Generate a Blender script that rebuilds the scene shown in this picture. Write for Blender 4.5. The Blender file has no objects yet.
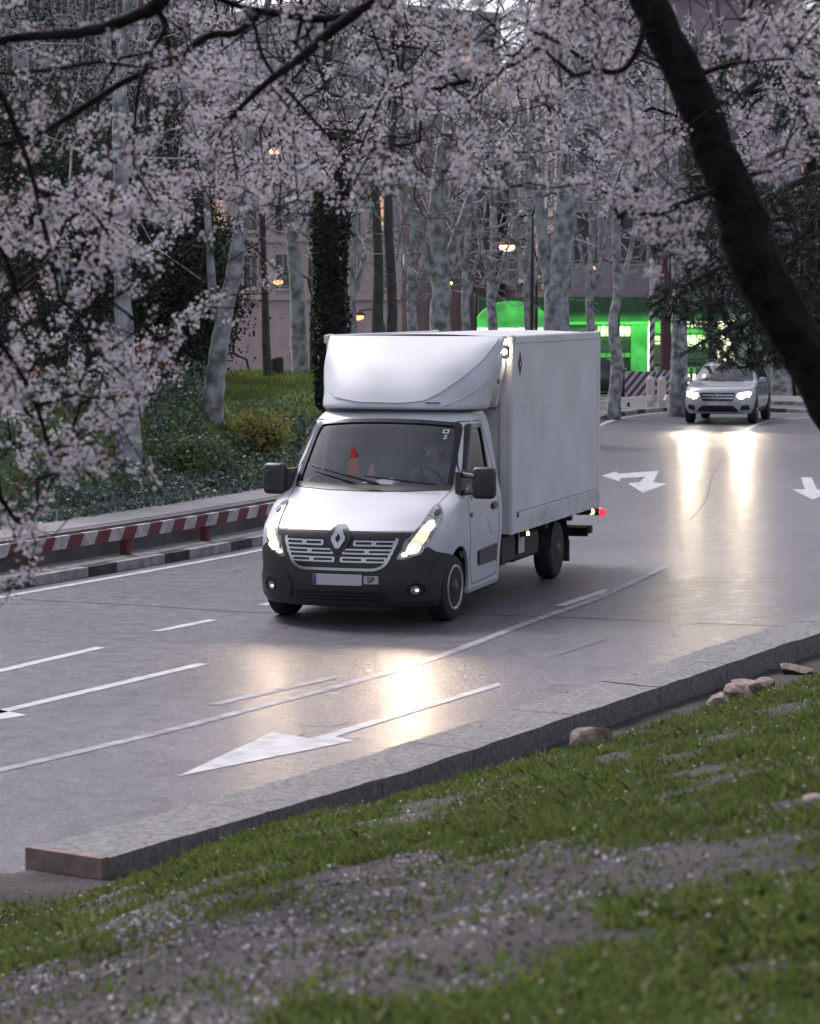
import bpy, bmesh, math, random
import numpy as np
from mathutils import Vector, Matrix
random.seed(7); rng = np.random.default_rng(7)
S = bpy.context.scene; COL = S.collection
PI = math.pi; R = math.radians

# ------------------------------------------------------------------ camera, sky, light, exposure
FPX, HCAM, HY = 2600.0, 3.3, 300.0
PITCH = math.atan((512 - HY) / FPX)
cd = bpy.data.cameras.new('camera'); cam = bpy.data.objects.new('camera', cd); COL.objects.link(cam)
cam.location = (0, 0, HCAM); cam.rotation_euler = (PI/2 - PITCH, 0, 0)
cd.sensor_fit = 'VERTICAL'; cd.sensor_height = 36.0; cd.sensor_width = 36.0*820/1024
cd.lens = 36.0*FPX/1024; cd.clip_start = 0.3; cd.clip_end = 900
cd.dof.use_dof = True; cd.dof.focus_distance = 27.6; cd.dof.aperture_fstop = 4.5
S.camera = cam
W = bpy.data.worlds.new('World'); S.world = W; W.use_nodes = True
nt = W.node_tree; nt.nodes.clear()
sky = nt.nodes.new('ShaderNodeTexSky'); sky.sky_type = 'NISHITA'; sky.sun_disc = False
SUN_EL, SUN_ROT = R(50), R(-35)
sky.sun_elevation = SUN_EL; sky.sun_rotation = SUN_ROT; sky.dust_density = 2.5; sky.air_density = 1.2
hs = nt.nodes.new('ShaderNodeHueSaturation'); hs.inputs['Saturation'].default_value = 0.30
tint = nt.nodes.new('ShaderNodeMix'); tint.data_type = 'RGBA'; tint.blend_type = 'MULTIPLY'; tint.inputs[0].default_value = 1.0
tint.inputs[7].default_value = (0.955, 0.96, 1.07, 1)
tc = nt.nodes.new('ShaderNodeTexCoord'); cn = nt.nodes.new('ShaderNodeTexNoise'); cn.inputs['Scale'].default_value = 3.0; cn.inputs['Detail'].default_value = 6
cr = nt.nodes.new('ShaderNodeMapRange'); cr.inputs['From Min'].default_value = 0.3; cr.inputs['From Max'].default_value = 0.7
cr.inputs['To Min'].default_value = 0.8; cr.inputs['To Max'].default_value = 1.15
cm = nt.nodes.new('ShaderNodeVectorMath'); cm.operation = 'SCALE'
bg = nt.nodes.new('ShaderNodeBackground'); bg.inputs['Strength'].default_value = 0.09
wo = nt.nodes.new('ShaderNodeOutputWorld')
L = nt.links.new
L(sky.outputs[0], hs.inputs['Color']); L(hs.outputs[0], tint.inputs[6]); L(tint.outputs[2], cm.inputs[0])
L(tc.outputs['Generated'], cn.inputs['Vector']); L(cn.outputs[0], cr.inputs[0]); L(cr.outputs[0], cm.inputs['Scale'])
L(cm.outputs[0], bg.inputs['Color']); L(bg.outputs[0], wo.inputs['Surface'])
sl = bpy.data.lights.new('sun', 'SUN'); sun = bpy.data.objects.new('sun', sl); COL.objects.link(sun)
sl.energy = 1.3; sl.angle = R(18); sl.color = (1.0, 0.93, 0.92)
# the sun stands high beyond the trees, spread wide by the clouds
sd = Vector((math.sin(SUN_ROT)*math.cos(SUN_EL), math.cos(SUN_ROT)*math.cos(SUN_EL), math.sin(SUN_EL)))
sun.rotation_euler = sd.to_track_quat('Z', 'Y').to_euler()
S.view_settings.view_transform = 'Standard'; S.view_settings.look = 'None'
S.view_settings.exposure = 1.0; S.view_settings.gamma = 1.0
S.render.engine = 'CYCLES'
try:
    S.cycles.use_denoising = True; S.cycles.denoiser = 'OPENIMAGEDENOISE'
    S.cycles.max_bounces = 6; S.cycles.transparent_max_bounces = 8; S.cycles.caustics_reflective = False; S.cycles.caustics_refractive = False
    S.cycles.sample_clamp_indirect = 4.0
except Exception: pass

# ------------------------------------------------------------------ projection helpers
def ray(px, py):
    a, b = (px-410)/FPX, (512-py)/FPX
    return np.array([a, math.cos(PITCH)+math.sin(PITCH)*b, -math.sin(PITCH)+math.cos(PITCH)*b])
CAM = np.array([0, 0, HCAM])
def G(px, py, z=0.0):
    r = ray(px, py); return CAM + r*((z-HCAM)/r[2])
def at(px, py, Y):
    r = ray(px, py); return CAM + r*(Y/r[1])
def proj(P):
    P = np.asarray(P, float) - CAM
    z = P @ np.array([0, math.cos(PITCH), -math.sin(PITCH)]); u = P @ np.array([0, math.sin(PITCH), math.cos(PITCH)])
    return 410 + FPX*P[..., 0]/z, 512 - FPX*u/z
def inpoly(x, y, poly):
    x = np.asarray(x, float); y = np.asarray(y, float); c = np.zeros(x.shape, bool); n = len(poly)
    for i in range(n):
        x0, y0 = poly[i]; x1, y1 = poly[(i+1) % n]
        if y0 == y1: continue
        t = ((y0 > y) != (y1 > y)) & (x < (x1-x0)*(y-y0)/(y1-y0)+x0)
        c ^= t
    return c
def pdist(x, y, pl):
    """signed distance to a polyline (positive on its left) and arc length"""
    x = np.asarray(x, float); y = np.asarray(y, float)
    best = np.full(x.shape, 1e9); sg = np.ones(x.shape); arc = np.zeros(x.shape); s0 = 0
    for i in range(len(pl)-1):
        ax, ay = pl[i]; bx, by = pl[i+1]; dx, dy = bx-ax, by-ay; l = math.hypot(dx, dy)
        t = np.clip(((x-ax)*dx+(y-ay)*dy)/l/l, 0, 1)
        d = np.hypot(x-ax-t*dx, y-ay-t*dy); m = d < best-1e-9
        cr_ = dx*(y-ay)-dy*(x-ax)
        best = np.where(m, d, best); sg = np.where(m, np.sign(cr_), sg); arc = np.where(m, s0+t*l, arc); s0 += l
    return best*np.where(sg == 0, 1, sg), arc
def smooth_pl(pl, n=6):
    P = [np.array(p, float) for p in pl]; out = []
    for i in range(len(P)-1):
        p0 = P[max(i-1, 0)]; p1 = P[i]; p2 = P[i+1]; p3 = P[min(i+2, len(P)-1)]
        for k in range(n):
            t = k/n
            out.append(0.5*((2*p1)+(-p0+p2)*t+(2*p0-5*p1+4*p2-p3)*t*t+(-p0+3*p1-3*p2+p3)*t**3))
    out.append(P[-1]); return np.array(out)
def offs(pl, d):
    pl = np.array(pl, float)[:, :2]; t = np.gradient(pl, axis=0); t /= np.linalg.norm(t, axis=1)[:, None]
    return pl + d*np.stack([-t[:, 1], t[:, 0]], 1)
def vnoise(x, y, s, seed=0):
    g = np.random.default_rng(seed).random((256, 256)); x = np.asarray(x)/s+1000; y = np.asarray(y)/s+1000
    xi = np.floor(x).astype(int); yi = np.floor(y).astype(int); fx = x-xi; fy = y-yi
    fx = fx*fx*(3-2*fx); fy = fy*fy*(3-2*fy); a = lambda i, j: g[(xi+i) % 256, (yi+j) % 256]
    return (a(0,0)*(1-fx)+a(1,0)*fx)*(1-fy)+(a(0,1)*(1-fx)+a(1,1)*fx)*fy

# ------------------------------------------------------------------ materials
MATS = {}
def mat(name, col, rough=0.6, col2=None, scale=8.0, bump=0.0, bscale=None, metal=0.0, coat=0.0, emit=None, estr=0.0, spec=0.5, detail=5, coord='Object', escale=0.0, trans=0.0, dist=0.01, thr=(0.35, 0.65)):
    if name in MATS: return MATS[name]
    m = bpy.data.materials.new(name); m.use_nodes = True; n = m.node_tree.nodes; l = m.node_tree.links.new
    b = n['Principled BSDF']; b.inputs['Base Color'].default_value = (*col, 1); b.inputs['Roughness'].default_value = rough
    b.inputs['Metallic'].default_value = metal; b.inputs['Coat Weight'].default_value = coat; b.inputs['Coat Roughness'].default_value = 0.04
    b.inputs['Specular IOR Level'].default_value = spec
    t = n.new('ShaderNodeTexCoord')
    if col2 is not None:
        x = n.new('ShaderNodeTexNoise'); x.inputs['Scale'].default_value = scale; x.inputs['Detail'].default_value = detail
        r = n.new('ShaderNodeMapRange'); r.inputs['From Min'].default_value = thr[0]; r.inputs['From Max'].default_value = thr[1]
        mx = n.new('ShaderNodeMix'); mx.data_type = 'RGBA'; mx.inputs[6].default_value = (*col, 1); mx.inputs[7].default_value = (*col2, 1)
        l(t.outputs[coord], x.inputs['Vector']); l(x.outputs[0], r.inputs[0]); l(r.outputs[0], mx.inputs[0]); l(mx.outputs[2], b.inputs['Base Color'])
    if bump > 0:
        x = n.new('ShaderNodeTexNoise'); x.inputs['Scale'].default_value = bscale or scale*4; x.inputs['Detail'].default_value = 6
        bu = n.new('ShaderNodeBump'); bu.inputs['Strength'].default_value = bump; bu.inputs['Distance'].default_value = dist
        l(t.outputs[coord], x.inputs['Vector']); l(x.outputs[0], bu.inputs['Height']); l(bu.outputs[0], b.inputs['Normal'])
    if emit is not None:
        b.inputs['Emission Color'].default_value = (*emit, 1); b.inputs['Emission Strength'].default_value = estr
        if escale > 0:
            x = n.new('ShaderNodeTexNoise'); x.inputs['Scale'].default_value = escale; x.inputs['Detail'].default_value = 3
            r = n.new('ShaderNodeMapRange'); r.inputs['From Min'].default_value = 0.35; r.inputs['From Max'].default_value = 0.65; r.inputs['To Min'].default_value = 0.55*estr; r.inputs['To Max'].default_value = 1.3*estr
            l(t.outputs[coord], x.inputs['Vector']); l(x.outputs[0], r.inputs[0]); l(r.outputs[0], b.inputs['Emission Strength'])
    if trans > 0:
        tr = n.new('ShaderNodeBsdfTranslucent'); tr.inputs['Color'].default_value = (*col, 1)
        ms = n.new('ShaderNodeMixShader'); ms.inputs[0].default_value = trans
        l(b.outputs[0], ms.inputs[1]); l(tr.outputs[0], ms.inputs[2]); l(ms.outputs[0], n['Material Output'].inputs['Surface'])
    MATS[name] = m; return m
def glass(name, tintc=(0.78, 0.82, 0.84), rough=0.02, f0=0.12):
    """thin pane: tinted see-through plus a mirror part that grows towards grazing angles, same from both sides"""
    if name in MATS: return MATS[name]
    m = bpy.data.materials.new(name); m.use_nodes = True; n = m.node_tree.nodes; l = m.node_tree.links.new; n.remove(n['Principled BSDF'])
    tr = n.new('ShaderNodeBsdfTransparent'); tr.inputs[0].default_value = (*tintc, 1)
    gl = n.new('ShaderNodeBsdfGlossy'); gl.inputs['Roughness'].default_value = rough
    lw = n.new('ShaderNodeLayerWeight'); lw.inputs[0].default_value = 0.5; pw = n.new('ShaderNodeMath'); pw.operation = 'POWER'; pw.inputs[1].default_value = 4.0
    ma_ = n.new('ShaderNodeMath'); ma_.operation = 'MULTIPLY_ADD'; ma_.inputs[1].default_value = (1-f0)*0.8; ma_.inputs[2].default_value = f0; ms = n.new('ShaderNodeMixShader')
    l(lw.outputs['Facing'], pw.inputs[0]); l(pw.outputs[0], ma_.inputs[0]); l(ma_.outputs[0], ms.inputs[0]); l(tr.outputs[0], ms.inputs[1]); l(gl.outputs[0], ms.inputs[2]); l(ms.outputs[0], n['Material Output'].inputs['Surface'])
    MATS[name] = m; return m

paint = mat('white_paint', (0.60, 0.61, 0.65), 0.42, (0.52, 0.525, 0.56), 2.0, coat=0.12, detail=8)
boxpaint = mat('white_panel', (0.69, 0.69, 0.71), 0.42, (0.58, 0.58, 0.60), 1.3, bump=0.03, bscale=30, coat=0.15)
plastic = mat('black_plastic', (0.030, 0.027, 0.028), 0.42, (0.042, 0.036, 0.036), 10, bump=0.05, bscale=200)
gloss_black = mat('gloss_black', (0.012, 0.012, 0.014), 0.15)
rubber = mat('rubber', (0.016, 0.016, 0.017), 0.75, (0.03, 0.028, 0.028), 12)
railpaint = mat('box_rail_paint', (0.62, 0.62, 0.64), 0.5, (0.40, 0.39, 0.39), 5, detail=9, thr=(0.45, 0.75))
chrome = mat('chrome', (0.52, 0.52, 0.54), 0.2, metal=1.0)
steel = mat('steel', (0.42, 0.42, 0.44), 0.4, (0.3, 0.3, 0.31), 14, metal=0.7)
chassis = mat('chassis', (0.02, 0.019, 0.02), 0.7, (0.04, 0.034, 0.03), 9, bump=0.2)
screen = glass('windscreen_glass', f0=.135); sideglass = glass('side_glass', (0.12, 0.13, 0.14), f0=.03)
dark_in = mat('interior_dark', (0.025, 0.026, 0.03), 0.8, (0.04, 0.04, 0.045), 8)
amber = mat('amber_lamp', (0.9, 0.3, 0.05), 0.3, emit=(1.0, 0.45, 0.12), estr=9)
redlamp = mat('red_lamp', (0.6, 0.02, 0.02), 0.25, emit=(1.0, 0.05, 0.08), estr=.5)
whitelamp = mat('white_lamp', (0.9, 0.9, 0.9), 0.3, emit=(1.0, 0.86, 0.68), estr=30)
beam = mat('headlamp_beam', (0.9, 0.85, 0.7), 0.3, emit=(1.0, 0.78, 0.48), estr=8)
beam_soft = mat('headlamp_reflector', (0.8, 0.8, 0.8), 0.25, (0.5, 0.5, 0.5), 30, emit=(1.0, 0.52, 0.20), estr=1.1)
lens = mat('headlamp_lens', (0.42, 0.43, 0.45), 0.15, (0.12, 0.12, 0.13), 16, metal=0.6, coat=1.0)
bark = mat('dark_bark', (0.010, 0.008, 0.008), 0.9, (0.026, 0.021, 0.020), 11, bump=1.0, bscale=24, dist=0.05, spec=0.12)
planebark = mat('plane_bark', (0.43, 0.44, 0.46), 0.9, (0.13, 0.13, 0.13), 5.0, bump=0.4, bscale=12, dist=0.03, detail=4)
brownbark = mat('brown_bark', (0.05, 0.043, 0.04), 0.9, (0.09, 0.08, 0.075), 6, bump=0.6, bscale=20, dist=0.03)
ivybark = mat('mossy_bark', (0.035, 0.04, 0.035), 0.9, (0.07, 0.075, 0.06), 5, bump=0.6, bscale=20)
petal = mat('petal', (0.88, 0.85, 0.88), 0.7, (0.46, 0.41, 0.47), 11, trans=0.2, spec=0.2, thr=(0.3, 0.7))
petal_c = mat('blossom_centre', (0.22, 0.05, 0.09), 0.8)
plumleaf = mat('plum_leaf', (0.09, 0.022, 0.020), 0.6, (0.24, 0.09, 0.035), 3, trans=0.3)
concrete = mat('concrete', (0.23, 0.22, 0.22), 0.85, (0.14, 0.135, 0.14), 3.5, bump=0.5, bscale=60, detail=8)
darkconc = mat('dark_concrete', (0.070, 0.070, 0.072), 0.9, (0.12, 0.115, 0.115), 4, bump=0.6, bscale=40, detail=8)
stone_pink = mat('pink_stone', (0.30, 0.21, 0.185), 0.85, (0.20, 0.13, 0.115), 9, bump=0.6, bscale=50, detail=8)
roadpaint = mat('road_paint', (0.52, 0.52, 0.54), 0.55, (0.27, 0.27, 0.29), 5, detail=10, coord='Object', thr=(0.4, 0.75), bump=0.15, bscale=120)
roadworn = mat('worn_road_paint', (0.36, 0.35, 0.38), 0.55, (0.16, 0.155, 0.17), 6, detail=10, thr=(0.35, 0.65), bump=0.15, bscale=120)
redp = mat('red_rail_paint', (0.15, 0.025, 0.038), 0.6, (0.10, 0.025, 0.03), 6)
whitep = mat('white_rail_paint', (0.52, 0.49, 0.50), 0.6, (0.30, 0.28, 0.29), 9, detail=8)

# ------------------------------------------------------------------ mesh helpers
def link(name, me, m=None, parent=None, smooth=False):
    o = bpy.data.objects.new(name, me); COL.objects.link(o)
    if m is not None:
        for mm in (m if isinstance(m, (list, tuple)) else [m]): me.materials.append(mm)
    if parent: o.parent = parent
    if smooth: me.polygons.foreach_set('use_smooth', [True]*len(me.polygons))
    return o
def tag(o, label=None, cat=None, group=None, kind=None):
    if label: o['label'] = label
    if cat: o['category'] = cat
    if group: o['group'] = group
    if kind: o['kind'] = kind
    return o
def empty(name, loc, rz=0):
    o = bpy.data.objects.new(name, None); COL.objects.link(o); o.location = Vector([float(v) for v in loc]); o.rotation_euler = (0, 0, rz); o.empty_display_size = 0.2
    return o
def copy_tree(o, parent=None):
    c = o.copy(); COL.objects.link(c)
    if parent: c.parent = parent
    for ch in list(o.children): copy_tree(ch, c)
    return c
def quads_obj(name, V, nq, m, parent=None, mi=None, k=4):
    """V: (nq*k,3) vertices, faces consecutive"""
    me = bpy.data.meshes.new(name); V = np.asarray(V, np.float32)
    me.vertices.add(len(V)); me.vertices.foreach_set('co', V.ravel())
    me.loops.add(nq*k); me.loops.foreach_set('vertex_index', np.arange(nq*k, dtype=np.int32))
    me.polygons.add(nq); me.polygons.foreach_set('loop_start', np.arange(0, nq*k, k, dtype=np.int32))
    try: me.polygons.foreach_set('loop_total', np.full(nq, k, np.int32))
    except Exception: pass
    o = link(name, me, m, parent)
    if mi is not None: me.polygons.foreach_set('material_index', np.asarray(mi, np.int32))
    me.update(calc_edges=True); me.validate(); return o
class MB:
    def __init__(s): s.v = []; s.f = []; s.mi = []
    def add(s, vs, fs, mi=0):
        b = len(s.v); s.v += [tuple(float(c) for c in p) for p in vs]; s.f += [tuple(i+b for i in f) for f in fs]; s.mi += [mi]*len(fs); return s
    def box(s, x0, x1, y0, y1, z0, z1, mi=0):
        return s.add([(x0,y0,z0),(x1,y0,z0),(x1,y1,z0),(x0,y1,z0),(x0,y0,z1),(x1,y0,z1),(x1,y1,z1),(x0,y1,z1)],
                     [(0,3,2,1),(4,5,6,7),(0,1,5,4),(1,2,6,5),(2,3,7,6),(3,0,4,7)], mi)
    def tube(s, pts, rad, n=6, cap=True, mi=0):
        P = [np.array(p, float) for p in pts]; k = len(P)
        if not hasattr(rad, '__len__'): rad = [rad]*k
        up = None; vs = []
        for i in range(k):
            t = P[min(i+1, k-1)]-P[max(i-1, 0)]; t = t/(np.linalg.norm(t)+1e-9)
            if up is None:
                up = np.cross(t, [0, 0, 1.]); 
                if np.linalg.norm(up) < 0.1: up = np.cross(t, [1., 0, 0])
            up = up - t*(up@t); up /= np.linalg.norm(up)+1e-9; bb = np.cross(t, up)
            for j in range(n):
                a = 2*PI*j/n; vs.append(P[i]+rad[i]*(math.cos(a)*up+math.sin(a)*bb))
        fs = [(i*n+j, i*n+(j+1) % n, (i+1)*n+(j+1) % n, (i+1)*n+j) for i in range(k-1) for j in range(n)]
        if cap: fs += [tuple(range(n-1, -1, -1)), tuple((k-1)*n+j for j in range(n))]
        return s.add(vs, fs, mi)
    def cyl(s, c, axis, r, h, n=24, r2=None, mi=0):
        c = np.array(c, float); a = np.array(axis, float); a /= np.linalg.norm(a)
        return s.tube([c-a*h/2, c+a*h/2], [r, r if r2 is None else r2], n, True, mi)
    def lathe(s, c, axis, prof, n=28, mi=0):
        """prof: (offset along axis, radius)"""
        a = np.array(axis, float); c = np.array(c, float)
        return s.tube([c+a*p[0] for p in prof], [max(p[1], 1e-4) for p in prof], n, True, mi) if all(abs(prof[i][0]-prof[i+1][0]) > 1e-6 for i in range(len(prof)-1)) else s
    def build(s, name, m, parent=None, smooth=False, bevel=0.0, seg=2):
        me = bpy.data.meshes.new(name); me.from_pydata(s.v, [], s.f)
        o = link(name, me, m, parent, smooth)
        if len(set(s.mi)) > 1: me.polygons.foreach_set('material_index', s.mi)
        if bevel > 0:
            bm = bmesh.new(); bm.from_mesh(me)
            bmesh.ops.bevel(bm, geom=list(bm.edges), offset=bevel, segments=seg, profile=0.5, affect='EDGES'); bm.to_mesh(me); bm.free()
        me.update(); return o
def smooth_by_angle(o, ang=35):
    me = o.data; bm = bmesh.new(); bm.from_mesh(me)
    for f in bm.faces: f.smooth = True
    for e in bm.edges:
        if len(e.link_faces) == 2 and e.calc_face_angle(0) > R(ang): e.smooth = False
    bm.to_mesh(me); bm.free()
def patch(name, poly, surf, m, parent=None, off=0.004, thick=0.02, holes=(), n=(16, 16)):
    """a panel that follows surf(a, b) -> (x, y, z), outlined by poly in (a, b)"""
    poly = [tuple(p) for p in poly]; A = [p[0] for p in poly]; B = [p[1] for p in poly]
    a0, a1, b0, b1 = min(A), max(A), min(B), max(B); na, nb = n
    bm = bmesh.new()
    g = [[bm.verts.new((a0+(a1-a0)*i/na, b0+(b1-b0)*j/nb, 0)) for j in range(nb+1)] for i in range(na+1)]
    for i in range(na):
        for j in range(nb): bm.faces.new((g[i][j], g[i+1][j], g[i+1][j+1], g[i][j+1]))
    for pl in [poly]+[list(h) for h in holes]:
        for k in range(len(pl)):
            p, q = pl[k], pl[(k+1) % len(pl)]
            d = Vector((q[0]-p[0], q[1]-p[1], 0))
            if d.length < 1e-6: continue
            # only cut faces near this edge
            xs = (min(p[0], q[0])-(a1-a0)/na, max(p[0], q[0])+(a1-a0)/na); ys = (min(p[1], q[1])-(b1-b0)/nb, max(p[1], q[1])+(b1-b0)/nb)
            fs = [f for f in bm.faces if any(xs[0] <= v.co.x <= xs[1] and ys[0] <= v.co.y <= ys[1] for v in f.verts)]
            es = {e for f in fs for e in f.edges}; vs = {v for f in fs for v in f.verts}
            bmesh.ops.bisect_plane(bm, geom=list(fs)+list(es)+list(vs), plane_co=(p[0], p[1], 0), plane_no=(d.y, -d.x, 0), dist=1e-6)
    C_ = [f.calc_center_median() for f in bm.faces]
    ok = inpoly([c.x for c in C_], [c.y for c in C_], poly)
    for h in holes: ok &= ~inpoly([c.x for c in C_], [c.y for c in C_], h)
    bmesh.ops.delete(bm, geom=[f for f, o_ in zip(list(bm.faces), ok) if not o_], context='FACES')
    for v in [v for v in bm.verts if not v.link_faces]: bm.verts.remove(v)
    bmesh.ops.remove_doubles(bm, verts=bm.verts, dist=1e-5)
    N = {}
    for v in bm.verts:
        a, b = v.co.x, v.co.y; e = 1e-3
        p = np.array(surf(a, b)); pa = np.array(surf(a+e, b))-np.array(surf(a-e, b)); pb = np.array(surf(a, b+e))-np.array(surf(a, b-e))
        nn = np.cross(pa, pb); nn /= np.linalg.norm(nn)+1e-12
        N[v] = nn; v.co = Vector(p+nn*off)
    bmesh.ops.recalc_face_normals(bm, faces=bm.faces)
    be = [e for e in bm.edges if len(e.link_faces) == 1]
    if thick != 0 and be:
        vv = {v for e in be for v in e.verts}; pos = {v.co.copy().freeze(): N[v] for v in vv}
        r = bmesh.ops.extrude_edge_only(bm, edges=be)
        for v in [x for x in r['geom'] if isinstance(x, bmesh.types.BMVert)]:
            k = v.co.copy().freeze()
            if k in pos: v.co = v.co - Vector(pos[k])*thick
    for f in bm.faces: f.smooth = True
    for e in bm.edges:
        if len(e.link_faces) == 2 and e.calc_face_angle(0) > R(40): e.smooth = False
    me = bpy.data.meshes.new(name); bm.to_mesh(me); bm.free()
    return link(name, me, m, parent)
def rrect(a0, a1, b0, b1, r=0.02, n=4, rb=None):
    rb = rb or r; out = []
    for cx, cy, s in ((a1-r, b1-rb, 0), (a0+r, b1-rb, 1), (a0+r, b0+rb, 2), (a1-r, b0+rb, 3)):
        for k in range(n+1):
            t = PI/2*(s+k/n); out.append((cx+r*math.cos(t), cy+rb*math.sin(t)))
    return out
def rpoly(pts, r=0.03, n=4):
    """round the corners of a polygon"""
    out = []; P = [Vector(p) for p in pts]; k = len(P)
    for i in range(k):
        a, b, c = P[i-1], P[i], P[(i+1) % k]; u = (a-b); v = (c-b); d = min(r, u.length*0.45, v.length*0.45)
        p, q = b+u.normalized()*d, b+v.normalized()*d
        for j in range(n+1):
            t = j/n; w = p*(1-t)**2+b*2*t*(1-t)+q*t*t; out.append((w.x, w.y))
    return out
def sweep(name, poly, m, parent=None, closed=False): pass
def boolean_diff(o, cutters):
    for c in cutters:
        c.parent = o.parent
        md = o.modifiers.new('b', 'BOOLEAN'); md.operation = 'DIFFERENCE'; md.solver = 'EXACT'; md.object = c
        try: md.material_mode = 'TRANSFER'
        except Exception: pass
    bpy.context.view_layer.update()
    dg = bpy.context.evaluated_depsgraph_get(); me = bpy.data.meshes.new_from_object(o.evaluated_get(dg))
    o.modifiers.clear(); o.data = me
    for c in cutters: bpy.data.objects.remove(c, do_unlink=True)
def text_mesh(name, txt, size, mtx, m, parent, extrude=0.0015):
    cu = bpy.data.curves.new(name, 'FONT'); cu.body = txt; cu.size = size; cu.extrude = extrude; cu.align_x = 'CENTER'; cu.align_y = 'CENTER'
    t = bpy.data.objects.new(name, cu); COL.objects.link(t); bpy.context.view_layer.update()
    me = bpy.data.meshes.new_from_object(t.evaluated_get(bpy.context.evaluated_depsgraph_get())); bpy.data.objects.remove(t, do_unlink=True)
    me.materials.clear(); me.transform(mtx); return link(name, me, m, parent)
def interp(tab):
    X = np.array([t[0] for t in tab], float); Y = np.array([t[1] for t in tab], float)
    m = np.zeros(len(X)); d = np.diff(Y)/np.diff(X)
    m[0], m[-1] = d[0], d[-1]
    for i in range(1, len(X)-1): m[i] = 0 if d[i-1]*d[i] <= 0 else 2*d[i-1]*d[i]/(d[i-1]+d[i])
    def f(z):
        z = float(min(max(z, X[0]), X[-1])); i = int(min(max(np.searchsorted(X, z)-1, 0), len(X)-2)); h = X[i+1]-X[i]; t = (z-X[i])/h
        return (2*t**3-3*t*t+1)*Y[i]+(t**3-2*t*t+t)*h*m[i]+(-2*t**3+3*t*t)*Y[i+1]+(t**3-t*t)*h*m[i+1]
    return f

# ================================================================== SETTING
FE = smooth_pl([(-22, -2), (-14.5, 9), (-10, 18.2), (-7.2, 23.5), (-4.57, 28.8), (-1.87, 34.56), (0.4, 41), (2.0, 48.5), (3.5, 58), (5.03, 68.8), (6.3, 74), (8.2, 77.3), (10.6, 76.4), (13.5, 73.2), (20, 66), (34, 56), (70, 40)], 6)
NK = smooth_pl([(-1.65, 14.08), (-1.20, 14.78), (-0.63, 15.72), (0, 16.74), (0.73, 18.1), (1.47, 19.46), (2.55, 21.45), (3.77, 23.72), (5.6, 26.6), (8.2, 29.8), (13, 34), (22, 39), (40, 44), (70, 46)], 6)   # kerb edge on the bank side
BK = np.vstack([[(-30, 6.0), (-14, 9.5), (-9, 11.2), (-4, 13.2), (-2.4, 13.98)], NK[:, :2]])
def polygon_sheet(name, pts, z, m, parent=None):
    bm = bmesh.new(); vs = [bm.verts.new((float(p[0]), float(p[1]), z)) for p in pts]; es = [bm.edges.new((vs[i], vs[(i+1) % len(vs)])) for i in range(len(vs))]
    bmesh.ops.triangle_fill(bm, edges=es, use_beauty=True)
    for f in bm.faces:
        if f.normal.z < 0: f.normal_flip()
    me = bpy.data.meshes.new(name); bm.to_mesh(me); bm.free(); return link(name, me, m, parent)
earth = mat('earth', (0.06, 0.055, 0.055), 0.9, (0.09, 0.085, 0.085), 0.5)
g0 = MB().add([(-240, -60, -0.06), (240, -60, -0.06), (240, 420, -0.06), (-240, 420, -0.06)], [(0, 1, 2, 3)]).build('ground', mat('paving', (0.12, 0.115, 0.12), 0.85, (0.17, 0.16, 0.16), 0.8)); tag(g0, kind='structure')

# asphalt with a worn sheen
ma = bpy.data.materials.new('asphalt'); ma.use_nodes = True; n = ma.node_tree.nodes; l = ma.node_tree.links.new; b = n['Principled BSDF']
t = n.new('ShaderNodeTexCoord')
def tex(scale, detail=6): x = n.new('ShaderNodeTexNoise'); x.inputs['Scale'].default_value = scale; x.inputs['Detail'].default_value = detail; l(t.outputs['Object'], x.inputs['Vector']); return x
def mr(src, a, bb, c, d): x = n.new('ShaderNodeMapRange'); x.inputs[1].default_value = a; x.inputs[2].default_value = bb; x.inputs[3].default_value = c; x.inputs[4].default_value = d; l(src, x.inputs[0]); return x
n1 = tex(0.35, 8); n2 = tex(34, 4); n3 = tex(4.5, 6)
mx = n.new('ShaderNodeMix'); mx.data_type = 'RGBA'; mx.inputs[6].default_value = (0.072, 0.067, 0.085, 1); mx.inputs[7].default_value = (0.112, 0.104, 0.128, 1)
m1 = mr(n1.outputs[0], 0.35, 0.65, 0, 1); l(m1.outputs[0], mx.inputs[0])
mx2 = n.new('ShaderNodeMix'); mx2.data_type = 'RGBA'; mx2.blend_type = 'MULTIPLY'; mx2.inputs[0].default_value = 1
m2 = mr(n2.outputs[0], 0.3, 0.7, 0.45, 1.55); l(mx.outputs[2], mx2.inputs[6]); l(m2.outputs[0], mx2.inputs[7])
mx3 = n.new('ShaderNodeMix'); mx3.data_type = 'RGBA'; mx3.blend_type = 'MULTIPLY'; mx3.inputs[0].default_value = 1
m3 = mr(n3.outputs[0], 0.3, 0.7, 0.74, 1.26); l(mx2.outputs[2], mx3.inputs[6]); l(m3.outputs[0], mx3.inputs[7]); l(mx3.outputs[2], b.inputs['Base Color'])
rr = mr(n3.outputs[0], 0.3, 0.7, 0.28, 0.42); l(rr.outputs[0], b.inputs['Roughness']); b.inputs['Specular IOR Level'].default_value = 0.5
bu = n.new('ShaderNodeBump'); bu.inputs['Strength'].default_value = 1.0; bu.inputs['Distance'].default_value = 0.012
vb = n.new('ShaderNodeTexNoise'); vb.inputs['Scale'].default_value = 95; vb.inputs['Detail'].default_value = 4; l(t.outputs['Object'], vb.inputs['Vector'])
l(vb.outputs[0], bu.inputs['Height'])
n4 = tex(16, 3); bu2 = n.new('ShaderNodeBump'); bu2.inputs['Strength'].default_value = 0.55; bu2.inputs['Distance'].default_value = 0.022; l(n4.outputs[0], bu2.inputs['Height']); l(bu2.outputs[0], bu.inputs['Normal']); l(bu.outputs[0], b.inputs['Normal'])
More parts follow.
